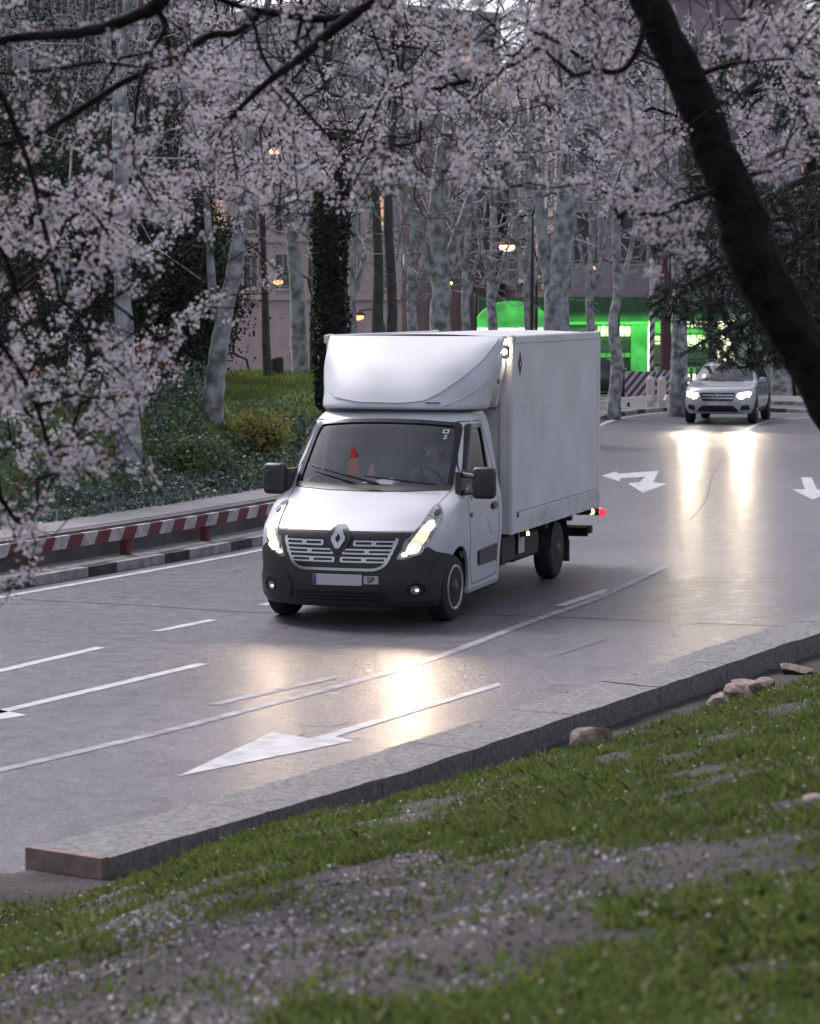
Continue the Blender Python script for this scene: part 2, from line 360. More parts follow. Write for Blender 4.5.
n5 = tex(11, 3); m5 = mr(n5.outputs[0], 0.3, 0.7, 0.72, 1.28); mx5 = n.new('ShaderNodeMix'); mx5.data_type = 'RGBA'; mx5.blend_type = 'MULTIPLY'; mx5.inputs[0].default_value = 1; l(mx3.outputs[2], mx5.inputs[6]); l(m5.outputs[0], mx5.inputs[7]); l(mx5.outputs[2], b.inputs['Base Color'])
ring = list(map(tuple, offs(FE, 0.32)))[:] + [(120, 40), (120, 20), (60, -40), (-22, -40)]
# road sheet: between the far kerb and the near bank (the bank mesh rises through it)
road = polygon_sheet('road', ring, 0.0, ma); tag(road, kind='structure')

def ribbon(name, pts, w, z, m, parent, cols=1):
    pts = np.array([p[:2] for p in pts], float)
    if len(pts) == 2: pts = np.array([pts[0]+(pts[1]-pts[0])*k/6 for k in range(7)])
    a, b_ = offs(pts, w/2), offs(pts, -w/2); k = len(pts)
    vs = [(p[0], p[1], z) for p in a]+[(p[0], p[1], z) for p in b_]
    return MB().add(vs, [(i, i+1, k+i+1, k+i)[::-1] for i in range(k-1)]).build(name, m, parent)
def gp(*a): return [G(x, y)[:2] for x, y in a]
def flat(name, pix, m, z=0.004):
    P = [G(x, y)[:2] for x, y in pix]; return polygon_sheet(name, P, z, m, road)
ribbon('edge_line', offs(FE, -0.02)[10:], 0.13, 0.004, roadpaint, road)
for a in (((-60, 685), (101, 647.5)), ((156, 631.5), (213, 620)), ((262, 605.5), (276, 602.5)), ((560, 606), (608, 590))):
    ribbon('lane_dash', gp(*a), 0.12, 0.004, roadpaint, road)
ribbon('lane_line', gp((-60, 725), (0, 712), (203, 664)), 0.12, 0.004, roadpaint, road)
ribbon('lane_line', smooth_pl(gp((-80, 789), (0, 770.5), (159, 733), (250, 709.5), (340, 686), (430, 660), (530, 622), (600, 597), (665, 567)), 4), 0.11, 0.004, roadworn, road)
ribbon('lane_line', gp((213, 705), (338, 676.5)), 0.10, 0.004, roadworn, road)
ribbon('lane_line', smooth_pl(gp((741, 433), (757, 424.5), (780, 419.6), (830, 416)), 4), 0.13, 0.004, roadpaint, road)
ribbon('crack_seam', smooth_pl(gp((22, 599.5), (150, 606), (271, 613), (461, 614), (728, 624.5), (800, 628)), 5), 0.035, 0.003, mat('tar_seam', (0.03, 0.03, 0.032), 0.6), road)
for pts in ([(275, 745), (293, 739), (304, 734)], [(300, 725), (330, 727), (350, 722)], [(560, 655), (590, 645), (606, 640)], [(690, 520), (706, 500), (712, 478), (722, 460)]):
    ribbon('crack_seam', smooth_pl(gp(*pts), 4), 0.018, 0.003, MATS['tar_seam'], road)
flat('arrow_marking', [(177, 777), (272, 732.5), (310, 739), (498, 683), (502, 685.5), (335, 737), (355, 741)], roadpaint)
flat('arrow_marking', [(-40, 718), (0, 710), (27, 715.5), (0, 720), (-30, 727)], roadpaint)
flat('arrow_marking', [(601.8, 475.8), (616.6, 471.4), (617.5, 474), (659, 471), (653, 482.5), (667, 484), (643, 493), (627.5, 483.6), (640, 482.5), (645, 477), (620, 478.5), (619.5, 481.5)], roadpaint)
flat('arrow_marking', [(801, 477.5), (811.5, 477.5), (817, 489.5), (832, 491), (813, 500), (792, 489.6), (805, 489.5)], roadpaint)
for p, s in (((118, 640), 1.0), ((700, 560), 1.6)):
    pass

# ---- near stone kerb and its apron
def kerb_run(pl, w, z0, z1, name, m, parent, gaps=None):
    a, b_ = pl[:, :2], offs(pl, w); k = len(pl); vs = []
    for q in (a, b_):
        for z in (z0, z1): vs += [(p[0], p[1], z) for p in q]
    f = []
    for i in range(k-1):
        f += [(k+i, k+i+1, 3*k+i+1, 3*k+i), (i, i+1, k+i+1, k+i), (2*k+i, 3*k+i, 3*k+i+1, 2*k+i+1)]
    f += [(0, k, 3*k, 2*k), (k-1, 3*k-1, 4*k-1, 2*k-1)]
    return MB().add(vs, f).build(name, m, parent)
nk = empty('stone_kerb', (-1.65, 14.08, 0)); tag(nk, 'broad grey stone kerb sweeping along the grass bank with a pink end face', 'kerb')
inv = lambda o, root: setattr(o, 'location', -root.location)
NKf = NK[:54]; arcs = np.concatenate([[0], np.cumsum(np.linalg.norm(np.diff(NKf, axis=0), axis=1))])
def at_arc(pl, ac, s): return np.array([np.interp(s, ac, pl[:, 0]), np.interp(s, ac, pl[:, 1])])
kb = mat('kerb_stone', (0.25, 0.24, 0.24), 0.85, (0.13, 0.125, 0.13), 26, bump=0.6, bscale=50, detail=9)
s0 = 0.0; i = 0
while s0 < 26:
    ln = random.uniform(1.2, 2.2); ss = np.linspace(s0, s0+ln-0.014, 5); seg = np.array([at_arc(NKf, arcs, q) for q in ss])
    o = kerb_run(seg, 0.52+random.uniform(-.004, .004), -0.02, 0.25+random.uniform(-0.003, 0.003), 'kerb_slab', kb, nk); inv(o, nk)
    bm = bmesh.new(); bm.from_mesh(o.data); bmesh.ops.subdivide_edges(bm, edges=bm.edges, cuts=2, use_grid_fill=True)
    for v in bm.verts:
        d = (vnoise(v.co.x, v.co.y, 0.22, 3)-0.5)*0.016; v.co.z += float(d) if v.co.z > 0.1 else 0; v.co.x += float(d)*0.6
    bm.to_mesh(o.data); bm.free()
    s0 += ln; i += 1
# pink end block
e0 = NK[0, :2]; ed = (NK[1, :2]-NK[0, :2]); ed /= np.linalg.norm(ed)
seg = np.array([e0-ed*0.07, e0-ed*0.006]); o = kerb_run(seg, 0.55, -0.02, 0.254, 'end_stone', stone_pink, nk); inv(o, nk)
# bank height field
def bank_h(x, y):
    d, s = pdist(x, y, BK); d = -d                      # positive on the bank side
    s = s - np.interp(0, [0, 1], [0, 1]); 
    base = np.clip((x+1.7)/5.5, 0, 2.2)
    left = np.clip((-x-1.6)/2.5, 0, 1)
    off = 0.18+0.18*np.clip((x+1.2)/1.5, 0, 1)+0.46*base
    dd = d-off
    low = 0.10-0.04*base+0.04*(1-np.clip(base*3, 0, 1))
    plane = 0.33+0.136*(15.8-y)+0.20*x-0.16*np.clip((-x-0.7)/1.2, 0, 1.2); plane = np.where(plane > 1.6, 1.6+0.25*np.tanh((plane-1.6)/0.5), plane)
    ramp = low+0.62*np.maximum(dd+0.05, 0); kk_ = 0.06; mm_ = np.clip(0.5+0.5*(ramp-plane)/kk_, 0, 1)
    h = ramp*(1-mm_)+plane*mm_-kk_*mm_*(1-mm_)*0.5; h = np.maximum(h, low)
    h += 0.035*(vnoise(x, y, 0.7, 1)-0.5)*np.clip(dd*3, 0, 1)+0.02*(vnoise(x, y, 0.16, 2)-0.5)
    h = np.where(d < 0.0, low, h)
    h = np.where(d < -0.25, -0.25, h)
    return h, d
xs = np.concatenate([np.arange(-24, -4, 0.8), np.arange(-4, 6.5, 0.09), np.arange(6.5, 60, 1.2)])
ys = np.concatenate([np.arange(-25, 4, 0.8), np.arange(4, 26, 0.09), np.arange(26, 50, 0.8)])
XX, YY = np.meshgrid(xs, ys, indexing='ij'); HH, DD = bank_h(XX, YY)
nx, ny = XX.shape; V = np.stack([XX, YY, HH], -1).reshape(-1, 3); idx = np.arange(nx*ny).reshape(nx, ny)
F = np.stack([idx[:-1, :-1], idx[1:, :-1], idx[1:, 1:], idx[:-1, 1:]], -1).reshape(-1, 4)
keep = (DD.reshape(-1)[F] > -0.55).all(1); F = F[keep]
me = bpy.data.meshes.new('grass_bank'); me.from_pydata(V.tolist(), [], F.tolist())
soil = mat('soil', (0.045, 0.040, 0.038), 0.95, (0.085, 0.077, 0.073), 2.2, bump=1.0, bscale=34, detail=9, dist=0.04)
bank = link('grass_bank', me, soil, None, True); tag(bank, kind='structure')
DIRT = [(-80, 965), (40, 935), (120, 918), (150, 900), (270, 885), (380, 862), (560, 846), (640, 842), (730, 842), (768, 862), (720, 890), (610, 930), (590, 965), (420, 975), (330, 1000), (290, 1040), (200, 1100), (-100, 1100)]
TUFT = [(-60, 905), (0, 915), (85, 930), (120, 945), (60, 962), (0, 975), (-60, 990)]
def grassy(P):
    px, py = proj(P); jx = (vnoise(P[:, 0], P[:, 1], 0.35, 5)-0.5)*110; jy = (vnoise(P[:, 0], P[:, 1], 0.3, 6)-0.5)*46
    jx = jx+rng.normal(0, 16, len(px)); jy = jy+rng.normal(0, 7, len(px)); g = ~inpoly(px+jx, py+jy, DIRT) | inpoly(px+jx*.6, py+jy*.4, TUFT)
    return g, px, py
def scatter(nn, ymin=4.6, ymax=24):
    y = ymin+(ymax-ymin)*rng.random(nn)**1.35; xl = -0.175*y-0.6; xr = 0.175*y+0.6; x = xl+(xr-xl)*rng.random(nn)
    z, d = bank_h(x, y); return np.stack([x, y, z], 1), d
P, d = scatter(520000); ba = np.clip((P[:, 0]+1.7)/5.5, 0, 2.2); g, px, py = grassy(P)
dens = vnoise(P[:, 0], P[:, 1], 0.28, 8); bald = vnoise(P[:, 0], P[:, 1], 0.9, 9)
k = (d-0.10-0.42*ba > 0.28+0.18*vnoise(P[:, 0], P[:, 1], 0.3, 11)) & g & (rng.random(len(P)) < np.clip((dens-0.14-0.2*(bald > .7))/0.40, 0.04, 1)) & (py < 1060)
sparse = (d > 0.5) & ~g & (rng.random(len(P)) < 0.03) & (dens > .6); k |= sparse
P = P[k]; dn = dens[k]; nn = len(P); print('blades', nn)
ang = rng.random(nn)*2*PI; h = (0.010+0.020*rng.random(nn)+0.035*rng.random(nn)**6)*(0.5+1.0*dn); w = 0.0035+0.0035*rng.random(nn)
lean = rng.normal(0, 0.5, (nn, 2))*h[:, None]
u = np.stack([np.cos(ang)*w, np.sin(ang)*w, np.zeros(nn)], 1); base = P-[0, 0, 0.006]
tip = P+np.concatenate([lean*1.3, h[:, None]], 1); mid = P+np.concatenate([lean*0.5, 0.6*h[:, None]], 1)
V = np.stack([base-u, base+u, mid+u*0.8, tip, mid-u*0.8], 1).reshape(-1, 3)
gm1 = mat('grass_green', (0.165, 0.245, 0.055), 0.6, (0.050, 0.090, 0.022), 1.9, trans=0.3, spec=0.3)
gm2 = mat('grass_olive', (0.27, 0.29, 0.09), 0.6, (0.085, 0.115, 0.03), 2.6, trans=0.3, spec=0.3)
gm3 = mat('grass_dry', (0.15, 0.13, 0.06), 0.7)
o = quads_obj('grass', V, nn, [gm1, gm2, gm3], None, rng.choice([0, 1, 2], nn, p=[.52, .38, .10]), k=5); tag(o, 'short green grass patches over the bank in front of the kerb', 'grass', kind='stuff')
# ---- fallen petals
P1, d1 = scatter(60000, 4.8, 24); g, px, py = grassy(P1)
cl = .6*vnoise(P1[:, 0], P1[:, 1], 0.22, 14)+.4*vnoise(P1[:, 0], P1[:, 1], 0.7, 15)
k = (d1 > 0.3) & (rng.random(len(P1)) < np.where(g, 0.05+0.24*(cl > .6), 0.12+0.70*(cl > 0.5))) & (py < 1060); P1 = P1[k]; gg = g[k]
cr1, dcr = scatter(42000, 4.8, 16); gcr, pcx, pcy = grassy(cr1); kc = (dcr > .4) & (pcy < 1060) & (~gcr | (rng.random(len(cr1)) < .08)); cr1 = cr1[kc]; nc = len(cr1)
sc_ = (0.003+0.011*rng.random(nc)**3)[:, None]; ca = rng.random(nc)*2*PI; cu = np.stack([np.cos(ca), np.sin(ca), np.zeros(nc)], 1)*sc_; cv = np.stack([-np.sin(ca), np.cos(ca), np.zeros(nc)], 1)*sc_*rng.uniform(.5, 1, (nc, 1)); ct = cr1+np.concatenate([rng.normal(0, .2, (nc, 2))*sc_, sc_*rng.uniform(.5, 1, (nc, 1))], 1)
Vc = np.stack([cr1-cu, cr1-cv, ct, cr1-cv, cr1+cu, ct, cr1+cu, cr1+cv, ct, cr1+cv, cr1-cu, ct], 1).reshape(-1, 3)
oc = quads_obj('soil_crumbs', Vc, nc*4, [soil, mat('dark_soil', (.03, .025, .025), .95), mat('grit', (.20, .18, .18), .9)], None, np.repeat(rng.choice([0, 1, 2], nc, p=[.45, .35, .2]), 4), k=3); tag(oc, 'loose soil crumbs and grit on the bare path', 'grit', kind='stuff')
P1[:, 2] += np.where(gg, 0.012+0.03*rng.random(len(P1)), 0.006)
# petals on kerb top and apron
s_ = rng.random(1500)*20; q = np.array([at_arc(NKf, arcs, a) for a in s_]); tg = np.array([at_arc(NKf, arcs, a+.05) for a in s_])-q; tg /= np.linalg.norm(tg, axis=1)[:, None]
ww = rng.random(1500)*0.5; q = q+np.stack([-tg[:, 1], tg[:, 0]], 1)*ww[:, None]; P2 = np.column_stack([q, np.full(1500, 0.262)])
P1 = np.vstack([P1, P2]); nn = len(P1); print('petals', nn)
a = rng.random(nn)*2*PI; sz = 0.0032+0.0068*rng.random(nn)**1.8; el = 0.4+0.4*rng.random(nn)
u = np.stack([np.cos(a)*sz, np.sin(a)*sz, rng.normal(0, 0.3, nn)*sz], 1); v = np.stack([-np.sin(a)*sz*el, np.cos(a)*sz*el, rng.normal(0, 0.3, nn)*sz], 1)
V = np.stack([P1-u, P1-v*.9-u*.2, P1+u-v*.3, P1+u*.7+v*.6, P1+v], 1).reshape(-1, 3)
o = quads_obj('fallen_petals', V, nn, mat('fallen_petal', (0.50, 0.46, 0.50), 0.6, (0.36, 0.30, 0.34), 3, spec=0.3), None, k=5); tag(o, 'pale blossom petals strewn over the dirt path, the grass and the kerb', 'petals', kind='stuff')
# stones and litter
def bank_hit(px, py):
    for Y in np.arange(5, 26, .04):
        q = at(px, py, Y); h = float(bank_h(q[:1], q[1:2])[0][0])
        if q[2] <= h: return q
    return G(px, py, .2)
def rock(px, py, z, sx, sy, sz, label, m, seed, cat='rock', nm='rock'):
    p = bank_hit(px, py); zz = float(bank_h(np.array([p[0]]), np.array([p[1]]))[0][0])
    bm = bmesh.new(); bmesh.ops.create_icosphere(bm, subdivisions=3, radius=1.0); r_ = random.Random(seed)
    dirs = [(Vector((r_.gauss(0, 1), r_.gauss(0, 1), r_.gauss(0, 1))).normalized(), r_.uniform(0.45, 0.82)) for _ in range(14)]
    for v in bm.verts:
        c = v.co.copy()
        for dr, dd in dirs:
            s = c.dot(dr)
            if s > dd: c -= dr*(s-dd)*0.97
        c *= 1+.05*r_.random(); v.co = Vector((c.x*sx*.95, c.y*sy*.95, c.z*sz+sz*0.45))
    me = bpy.data.meshes.new(nm); bm.to_mesh(me); bm.free(); o = link(nm, me, m); o.location = (p[0], p[1], zz-0.01); o.rotation_euler = (0, 0, r_.random()*3)
    for q_ in me.polygons: q_.use_smooth = False
    tag(o, label, cat)
rk = mat('rock_pink', (0.17, 0.115, 0.095), 0.9, (0.34, 0.27, 0.25), 22, bump=0.7, bscale=30)
rock(592, 747, .2, .19, .15, .10, 'reddish rock sitting alone on the grass rim below the kerb', rk, 1)
rock(733, 700, .3, .20, .15, .10, 'tallest pinkish rock of the cluster at the right end of the grass rim', rk, 2)
rock(719, 707, .3, .13, .12, .08, 'small pinkish rock at the left of the rock cluster', rk, 3)
rock(748, 692, .3, .22, .16, .10, 'wide pinkish rock in the middle of the rock cluster', rk, 5)
rock(765, 688, .3, .14, .13, .08, 'low pinkish rock at the right of the rock cluster', rk, 6)
rock(796, 674, .3, .20, .16, .09, 'pinkish rock near the right edge of the grass rim', rk, 4)
rock(600, 818, .45, .085, .06, .02, 'flat pale stone lying in the grass', mat('pale_stone', (0.42, 0.42, 0.43), 0.8, (0.3, 0.3, 0.3), 20), 8)
rock(330, 870, .45, .05, .04, .03, 'small pale pebble at the top of the dirt path', MATS['pale_stone'], 9)
rock(814, 803, .5, .05, .04, .03, 'small pale pink stone at the right edge of the grass', mat('pale_pink_stone', (0.5, 0.36, 0.33), 0.8), 10)
p = G(550, 908, 0.9); zz = float(bank_h(np.array([p[0]]), np.array([p[1]]))[0][0])
p = G(548, 908, zz); o = MB().tube([(p[0]-.05, p[1], zz+.012), (p[0]-.01, p[1]+.03, zz+.018), (p[0]+.05, p[1]+.10, zz+.016)], [.008, .009, .004], 6).build('twig', mat('dry_twig', (0.10, 0.06, 0.045), 0.9)); tag(o, 'brown broken twig lying on the petal strewn dirt', 'twig')

# ---- far side: painted kerb, pavement strip, low wall, footpath, terrain
c0 = offs(FE, 0.30); ac = np.concatenate([[0], np.cumsum(np.linalg.norm(np.diff(c0, axis=0), axis=1))])
kerbw = mat('kerb_white', (0.40, 0.39, 0.40), 0.8, (0.22, 0.21, 0.22), 6, bump=0.4, detail=8); kerbb = mat('kerb_black', (0.03, 0.03, 0.032), 0.8, (0.07, 0.065, 0.065), 6, bump=0.4)
pk = empty('painted_kerb', (float(c0[24][0]), float(c0[24][1]), 0)); tag(pk, 'low kerb with worn black and white blocks below the red and white rail', 'kerb')
s0 = 10.0; i = 0
while s0 < 96:
    ln = 1.15 if i % 2 == 0 else 0.62; seg = np.array([at_arc(c0, ac, q) for q in np.linspace(s0, s0+ln-0.02, 4)])
    o = kerb_run(seg, 0.16, -0.02, 0.115, 'kerb_block', kerbw if i % 2 == 0 else kerbb, pk); inv(o, pk); s0 += ln; i += 1
def strip(name, d0, d1, z0, z1, m, i0=8, i1=None):
    a, b_ = offs(FE, d0)[i0:i1], offs(FE, d1)[i0:i1]; k = len(a)
    return MB().add([(p[0], p[1], z0) for p in a]+[(p[0], p[1], z1) for p in b_], [(i, i+1, k+i+1, k+i) for i in range(k-1)]).build(name, m)
verge = strip('verge', 0.46, 1.02, 0.095, 0.10, mat('rubble', (0.15, 0.14, 0.145), 0.9, (0.28, 0.27, 0.28), 7, bump=0.8, bscale=40, detail=9)); tag(verge, kind='structure')
lw = kerb_run(offs(FE, 1.0)[8:52], 0.2, -0.02, 0.46, 'low_wall', mat('wall_grey', (0.10, 0.098, 0.105), 0.9, (0.15, 0.145, 0.15), 3, bump=0.4, detail=8), None); tag(lw, 'low dark grey retaining wall behind the red and white rail', 'wall')
fp = strip('footpath', 1.2, 3.0, 0.465, 0.465, mat('path_grey', (0.20, 0.195, 0.20), 0.85, (0.26, 0.25, 0.26), 1.5, bump=0.3, detail=8), 8, 52); tag(fp, kind='structure')
def left_h(x, y):
    d, s = pdist(x, y, FE); f = np.clip((66-y)/8, 0, 1); f = f*f*(3-2*f)
    z = np.where(d < 2.95, -0.05, 0.44+0.85*np.maximum(d-3.0, 0)); z = np.minimum(z, 1.6+0.2*(vnoise(x, y, 6, 4)-0.5))
    z = np.where(d > 2.95, z*f+(-0.05)*(1-f), z); return z, d
xs = np.arange(-60, 12, 0.5); ys = np.arange(4, 70, 0.5); XX, YY = np.meshgrid(xs, ys, indexing='ij'); HH, DD = left_h(XX, YY)
V = np.stack([XX, YY, HH], -1).reshape(-1, 3); idx = np.arange(XX.size).reshape(XX.shape); F = np.stack([idx[:-1, :-1], idx[1:, :-1], idx[1:, 1:], idx[:-1, 1:]], -1).reshape(-1, 4)
F = F[(DD.reshape(-1)[F] > 2.3).all(1)]; me = bpy.data.meshes.new('park_slope'); me.from_pydata(V.tolist(), [], F.tolist())
o = link('park_slope', me, mat('lawn', (0.13, 0.19, 0.05), 0.9, (0.08, 0.12, 0.04), 1.4, bump=0.8, bscale=14, dist=0.06, detail=9), None, True); tag(o, kind='structure')

# ---- red and white guard rail
def rail_thing(pts_s, label, red, white, name='guard_rail', dd=0.70, post_gap=2.1, zt=0.47, zb=0.315, stripe=0.31, postm=None):
    base = offs(FE, dd); bac = np.concatenate([[0], np.cumsum(np.linalg.norm(np.diff(base, axis=0), axis=1))]); a0, a1 = pts_s
    p0 = at_arc(base, bac, a0); root = empty(name, (p0[0], p0[1], 0.1)); tag(root, label, 'guard rail', 'guard rails along the far kerb')
    if True:
        s = a0; i = 0
        while s < a1:
            if True:
                mb = MB(); col_i = i % 2; mm = (white, red)[col_i]
                # slanted stripe, front face of the board
                sk = 0.05
                P = [at_arc(base, bac, s-sk), at_arc(base, bac, s+stripe-sk), at_arc(base, bac, s+stripe+sk), at_arc(base, bac, s+sk)]
                t_ = P[1]-P[0]; nn_ = np.array([-t_[1], t_[0]])/np.linalg.norm(t_)*0.035
                A = [(P[0], zb), (P[1], zb), (P[2], zt), (P[3], zt)]
                f_ = [(q[0][0]-nn_[0], q[0][1]-nn_[1], q[1]) for q in A]; b2 = [(q[0][0]+nn_[0], q[0][1]+nn_[1], q[1]) for q in A]
                mb.add(f_+b2, [(0, 1, 2, 3), (7, 6, 5, 4), (3, 2, 6, 7), (0, 4, 5, 1), (0, 3, 7, 4), (1, 5, 6, 2)])
                o = mb.build('rail_board', mm, root); inv(o, root)
                if col_i: tag(o, 'dark red length of the rail')
            s += stripe; i += 1
    s = a0+0.62
    while s < a1:
        q = at_arc(base, bac, s); o = MB().box(-0.055, 0.055, 0.045, 0.15, 0, 0.30).build('post', postm or red, root, bevel=0.008); o.location = Vector((q[0], q[1], 0.085))-root.location; t_ = at_arc(base, bac, s+.1)-q
        o.rotation_euler = (0, 0, math.atan2(t_[1], t_[0])); s += post_gap
sA = float(pdist(np.array([-4.49]), np.array([30.4]), offs(FE, 0.70))[1][0])
rail_thing((sA-0.3-2.1*4, sA+14.2), 'low red and white striped rail on red posts beside the footpath', redp, whitep)
lit_lookR = mat('lit_look_rail_red', (0.80, 0.72, 0.66), 0.4, (0.80, 0.76, 0.70), 5); lit_lookW = mat('lit_look_rail_white', (0.84, 0.80, 0.74), 0.4, (0.74, 0.70, 0.66), 6);  # headlight glow on the red and white rail put into these pale colours
s1 = float(pdist(np.array([3.6]), np.array([58.0]), offs(FE, 0.70))[1][0]); s2 = float(pdist(np.array([6.4]), np.array([74.0]), offs(FE, 0.7))[1][0]); s3 = float(pdist(np.array([20.]), np.array([66.]), offs(FE, 0.7))[1][0])
rail_thing((s1, s2+3), 'rail painted pale as if headlight-lit, on short posts running from behind the truck to the car', lit_lookR, lit_lookW, stripe=0.9)
rail_thing((s2+4.0, s3), 'rail painted pale as if headlight-lit, curving away to the right behind the far side of the car', lit_lookR, lit_lookW, stripe=0.7)

# ================================================================== BOX TRUCK
class Body:
    """a body described by horizontal slices: XF/XR nose and tail, X0/X1 where the rounding starts, HW half width"""
    def __init__(s, XF, X0, HW, PF, XR, X1=None, PR=None): s.XF, s.X0, s.HW, s.PF, s.XR, s.X1, s.PR = XF, X0, HW, PF, XR, X1, PR
    def front(s, y, z):
        w = s.HW(z); q = min(abs(y)/w, 1.0); p = s.PF(z); return (s.X0(z)+(s.XF(z)-s.X0(z))*(1-q**p)**(1/p), y, z)
    def wrap(s, t, z):
        w = s.HW(z); p = s.PF(z); x0 = s.X0(z); sg = 1 if t >= 0 else -1; a = abs(t)
        if a >= 1: return (x0-(a-1), sg*w, z)
        return (x0+(s.XF(z)-x0)*max(math.cos(a*PI/2), 0)**(2/p), sg*w*math.sin(a*PI/2)**(2/p), z)
    def t_of_x(s, x, z):
        x0 = s.X0(z)
        if x <= x0: return 1+(x0-x)
        return math.acos(min(max((x-x0)/(s.XF(z)-x0), 0), 1)**(s.PF(z)/2))/(PI/2)
    def t_of_y(s, y, z):
        return math.asin(min(abs(y)/s.HW(z), 1)**(s.PF(z)/2))/(PI/2)
    def side(s, sg):
        def f(x, z):
            w = s.HW(z); x0 = s.X0(z)
            if x > x0:
                q = min((x-x0)/(s.XF(z)-x0), 1); p = s.PF(z); w = w*(1-q**p)**(1/p)
            elif s.X1 and x < s.X1(z):
                q = min((s.X1(z)-x)/(s.X1(z)-s.XR(z)), 1); p = s.PR(z); w = w*(1-q**p)**(1/p)
            return (x, sg*w, z)
        return f
    def rear(s, y, z):
        w = s.HW(z); q = min(abs(y)/w, 1.0); p = s.PR(z); return (s.X1(z)-(s.X1(z)-s.XR(z))*(1-q**p)**(1/p), y, z)
    def mesh(s, name, zs, m, parent, nf=14, ns=8, inset=0.0, zclamp=None):
        rings = []
        for z in zs:
            w = s.HW(z)-inset; x0 = s.X0(z)-inset*0.3; xf = s.XF(z)-inset; p = s.PF(z); R_ = []
            for i in range(nf+1):
                a = PI/2*i/nf; R_.append((x0+(xf-x0)*math.cos(a)**(2/p), w*math.sin(a)**(2/p)))
            xr = s.XR(z)+inset; x1 = (s.X1(z) if s.X1 else xr+0.02)
            for i in range(1, ns): R_.append((x0+(x1-x0)*i/ns, w))
            if s.X1:
                pr = s.PR(z)
                for i in range(nf+1):
                    a = PI/2*(1-i/nf); R_.append((x1-(x1-xr)*math.cos(a)**(2/pr), w*math.sin(a)**(2/pr)))
            else: R_ += [(x1, w), (xr, w-0.02), (xr, w*0.5), (xr, 0)]
            full = R_+[(x, -y) for x, y in R_[-2:0:-1]]; rings.append([(x, y, z) for x, y in full])
        k = len(rings[0]); vs = [p for r_ in rings for p in r_]
        fs = [(i*k+j, i*k+(j+1) % k, (i+1)*k+(j+1) % k, (i+1)*k+j) for i in range(len(rings)-1) for j in range(k)]
        fs += [tuple(range(k-1, -1, -1)), tuple((len(rings)-1)*k+j for j in range(k))]
        o = MB().add(vs, fs).build(name, m, parent)
        bm = bmesh.new(); bm.from_mesh(o.data); bmesh.ops.remove_doubles(bm, verts=bm.verts, dist=1e-4); bmesh.ops.recalc_face_normals(bm, faces=bm.faces); bm.to_mesh(o.data); bm.free(); return o
YAW = R(17.5); TO = Vector((-0.47, 26.97, 0))
truck = empty('box_truck', TO, math.atan2(-math.cos(YAW), -math.sin(YAW)))
tag(truck, 'white box truck with roof deflector and lit headlamps driving towards the camera', 'truck')
HWt = interp([(.17, .93), (.3, .985), (.6, 1.005), (.9, 1.03), (1.15, 1.02), (1.33, .985), (1.6, .945), (1.9, .895), (2.03, .865), (2.12, .80), (2.17, .70), (2.20, .45)])
XFt = interp([(.17, .78), (.28, .84), (.45, .875), (.62, .865), (.80, .835), (.92, .79), (.965, .75), (1.02, .63), (1.1, .47), (1.2, .24), (1.28, .03), (1.33, -.10), (1.5, -.248), (1.67, -.400), (1.84, -.556), (2.0, -.71), (2.08, -.82), (2.14, -.98), (2.18, -1.15), (2.20, -1.3)])
X0t = interp([(.17, .18), (.9, .10), (1.1, -.02), (1.2, -.14), (1.33, -.42), (1.5, -.562), (1.67, -.71), (1.84, -.862), (2.0, -1.01), (2.20, -1.45)])
PFt = interp([(.17, 2.5), (.8, 2.5), (1.1, 2.4), (1.33, 2.25), (2.0, 2.25), (2.2, 3)])
cabB = Body(XFt, X0t, HWt, PFt, lambda z: -1.66+0.06*max(z-1.3, 0)+0.12*max(z-1.9, 0))
zs = [.20, .23, .27]+[.30+.035*i for i in range(18)]+[.93, .95, .965, .98, 1.0, 1.02, 1.045, 1.07, 1.1, 1.13, 1.16, 1.2, 1.23, 1.26, 1.29, 1.31, 1.33, 1.35, 1.38]+[1.42+.05*i for i in range(12)]+[2.0, 2.03, 2.06, 2.09, 2.12, 2.14, 2.16, 2.175, 2.19, 2.20]
cab = cabB.mesh('cab_body', zs, [paint, dark_in], truck, nf=18)
# cabin cavity, window openings and wheel wells
def cutter(poly, axis, lo, hi, m=1):
    k = len(poly)
    if axis == 'x': vs = [(lo, a, b) for a, b in poly]+[(hi, a, b) for a, b in poly]
    else: vs = [(a, lo, b) for a, b in poly]+[(a, hi, b) for a, b in poly]
    o = MB().add(vs, [tuple(range(k)), tuple(range(2*k-1, k-1, -1))]+[(i, i+k, (i+1) % k+k, (i+1) % k) for i in range(k)]).build('cut', [paint, dark_in], None)
    bm = bmesh.new(); bm.from_mesh(o.data); bmesh.ops.recalc_face_normals(bm, faces=bm.faces); bm.to_mesh(o.data); bm.free()
    o.data.polygons.foreach_set('material_index', [m]*len(o.data.polygons)); return o
cav = cabB.mesh('cut', [.55, .7, .9, 1.0, 1.1, 1.2, 1.3, 1.4, 1.5, 1.6, 1.7, 1.8, 1.9, 2.0, 2.05, 2.10], [paint, dark_in], None, nf=10, inset=0.07)
bm = bmesh.new(); bm.from_mesh(cav.data)
for v in bm.verts: v.co.x = min(v.co.x, -.22 if v.co.z < 1.36 else 9)
bm.to_mesh(cav.data); bm.free(); cav.data.polygons.foreach_set('material_index', [1]*len(cav.data.polygons))
WS = rpoly([(-.855, 1.345), (-.4, 1.325), (0, 1.32), (.4, 1.325), (.855, 1.345), (.80, 1.99), (.4, 2.022), (0, 2.03), (-.4, 2.022), (-.80, 1.99)], .07, 5)
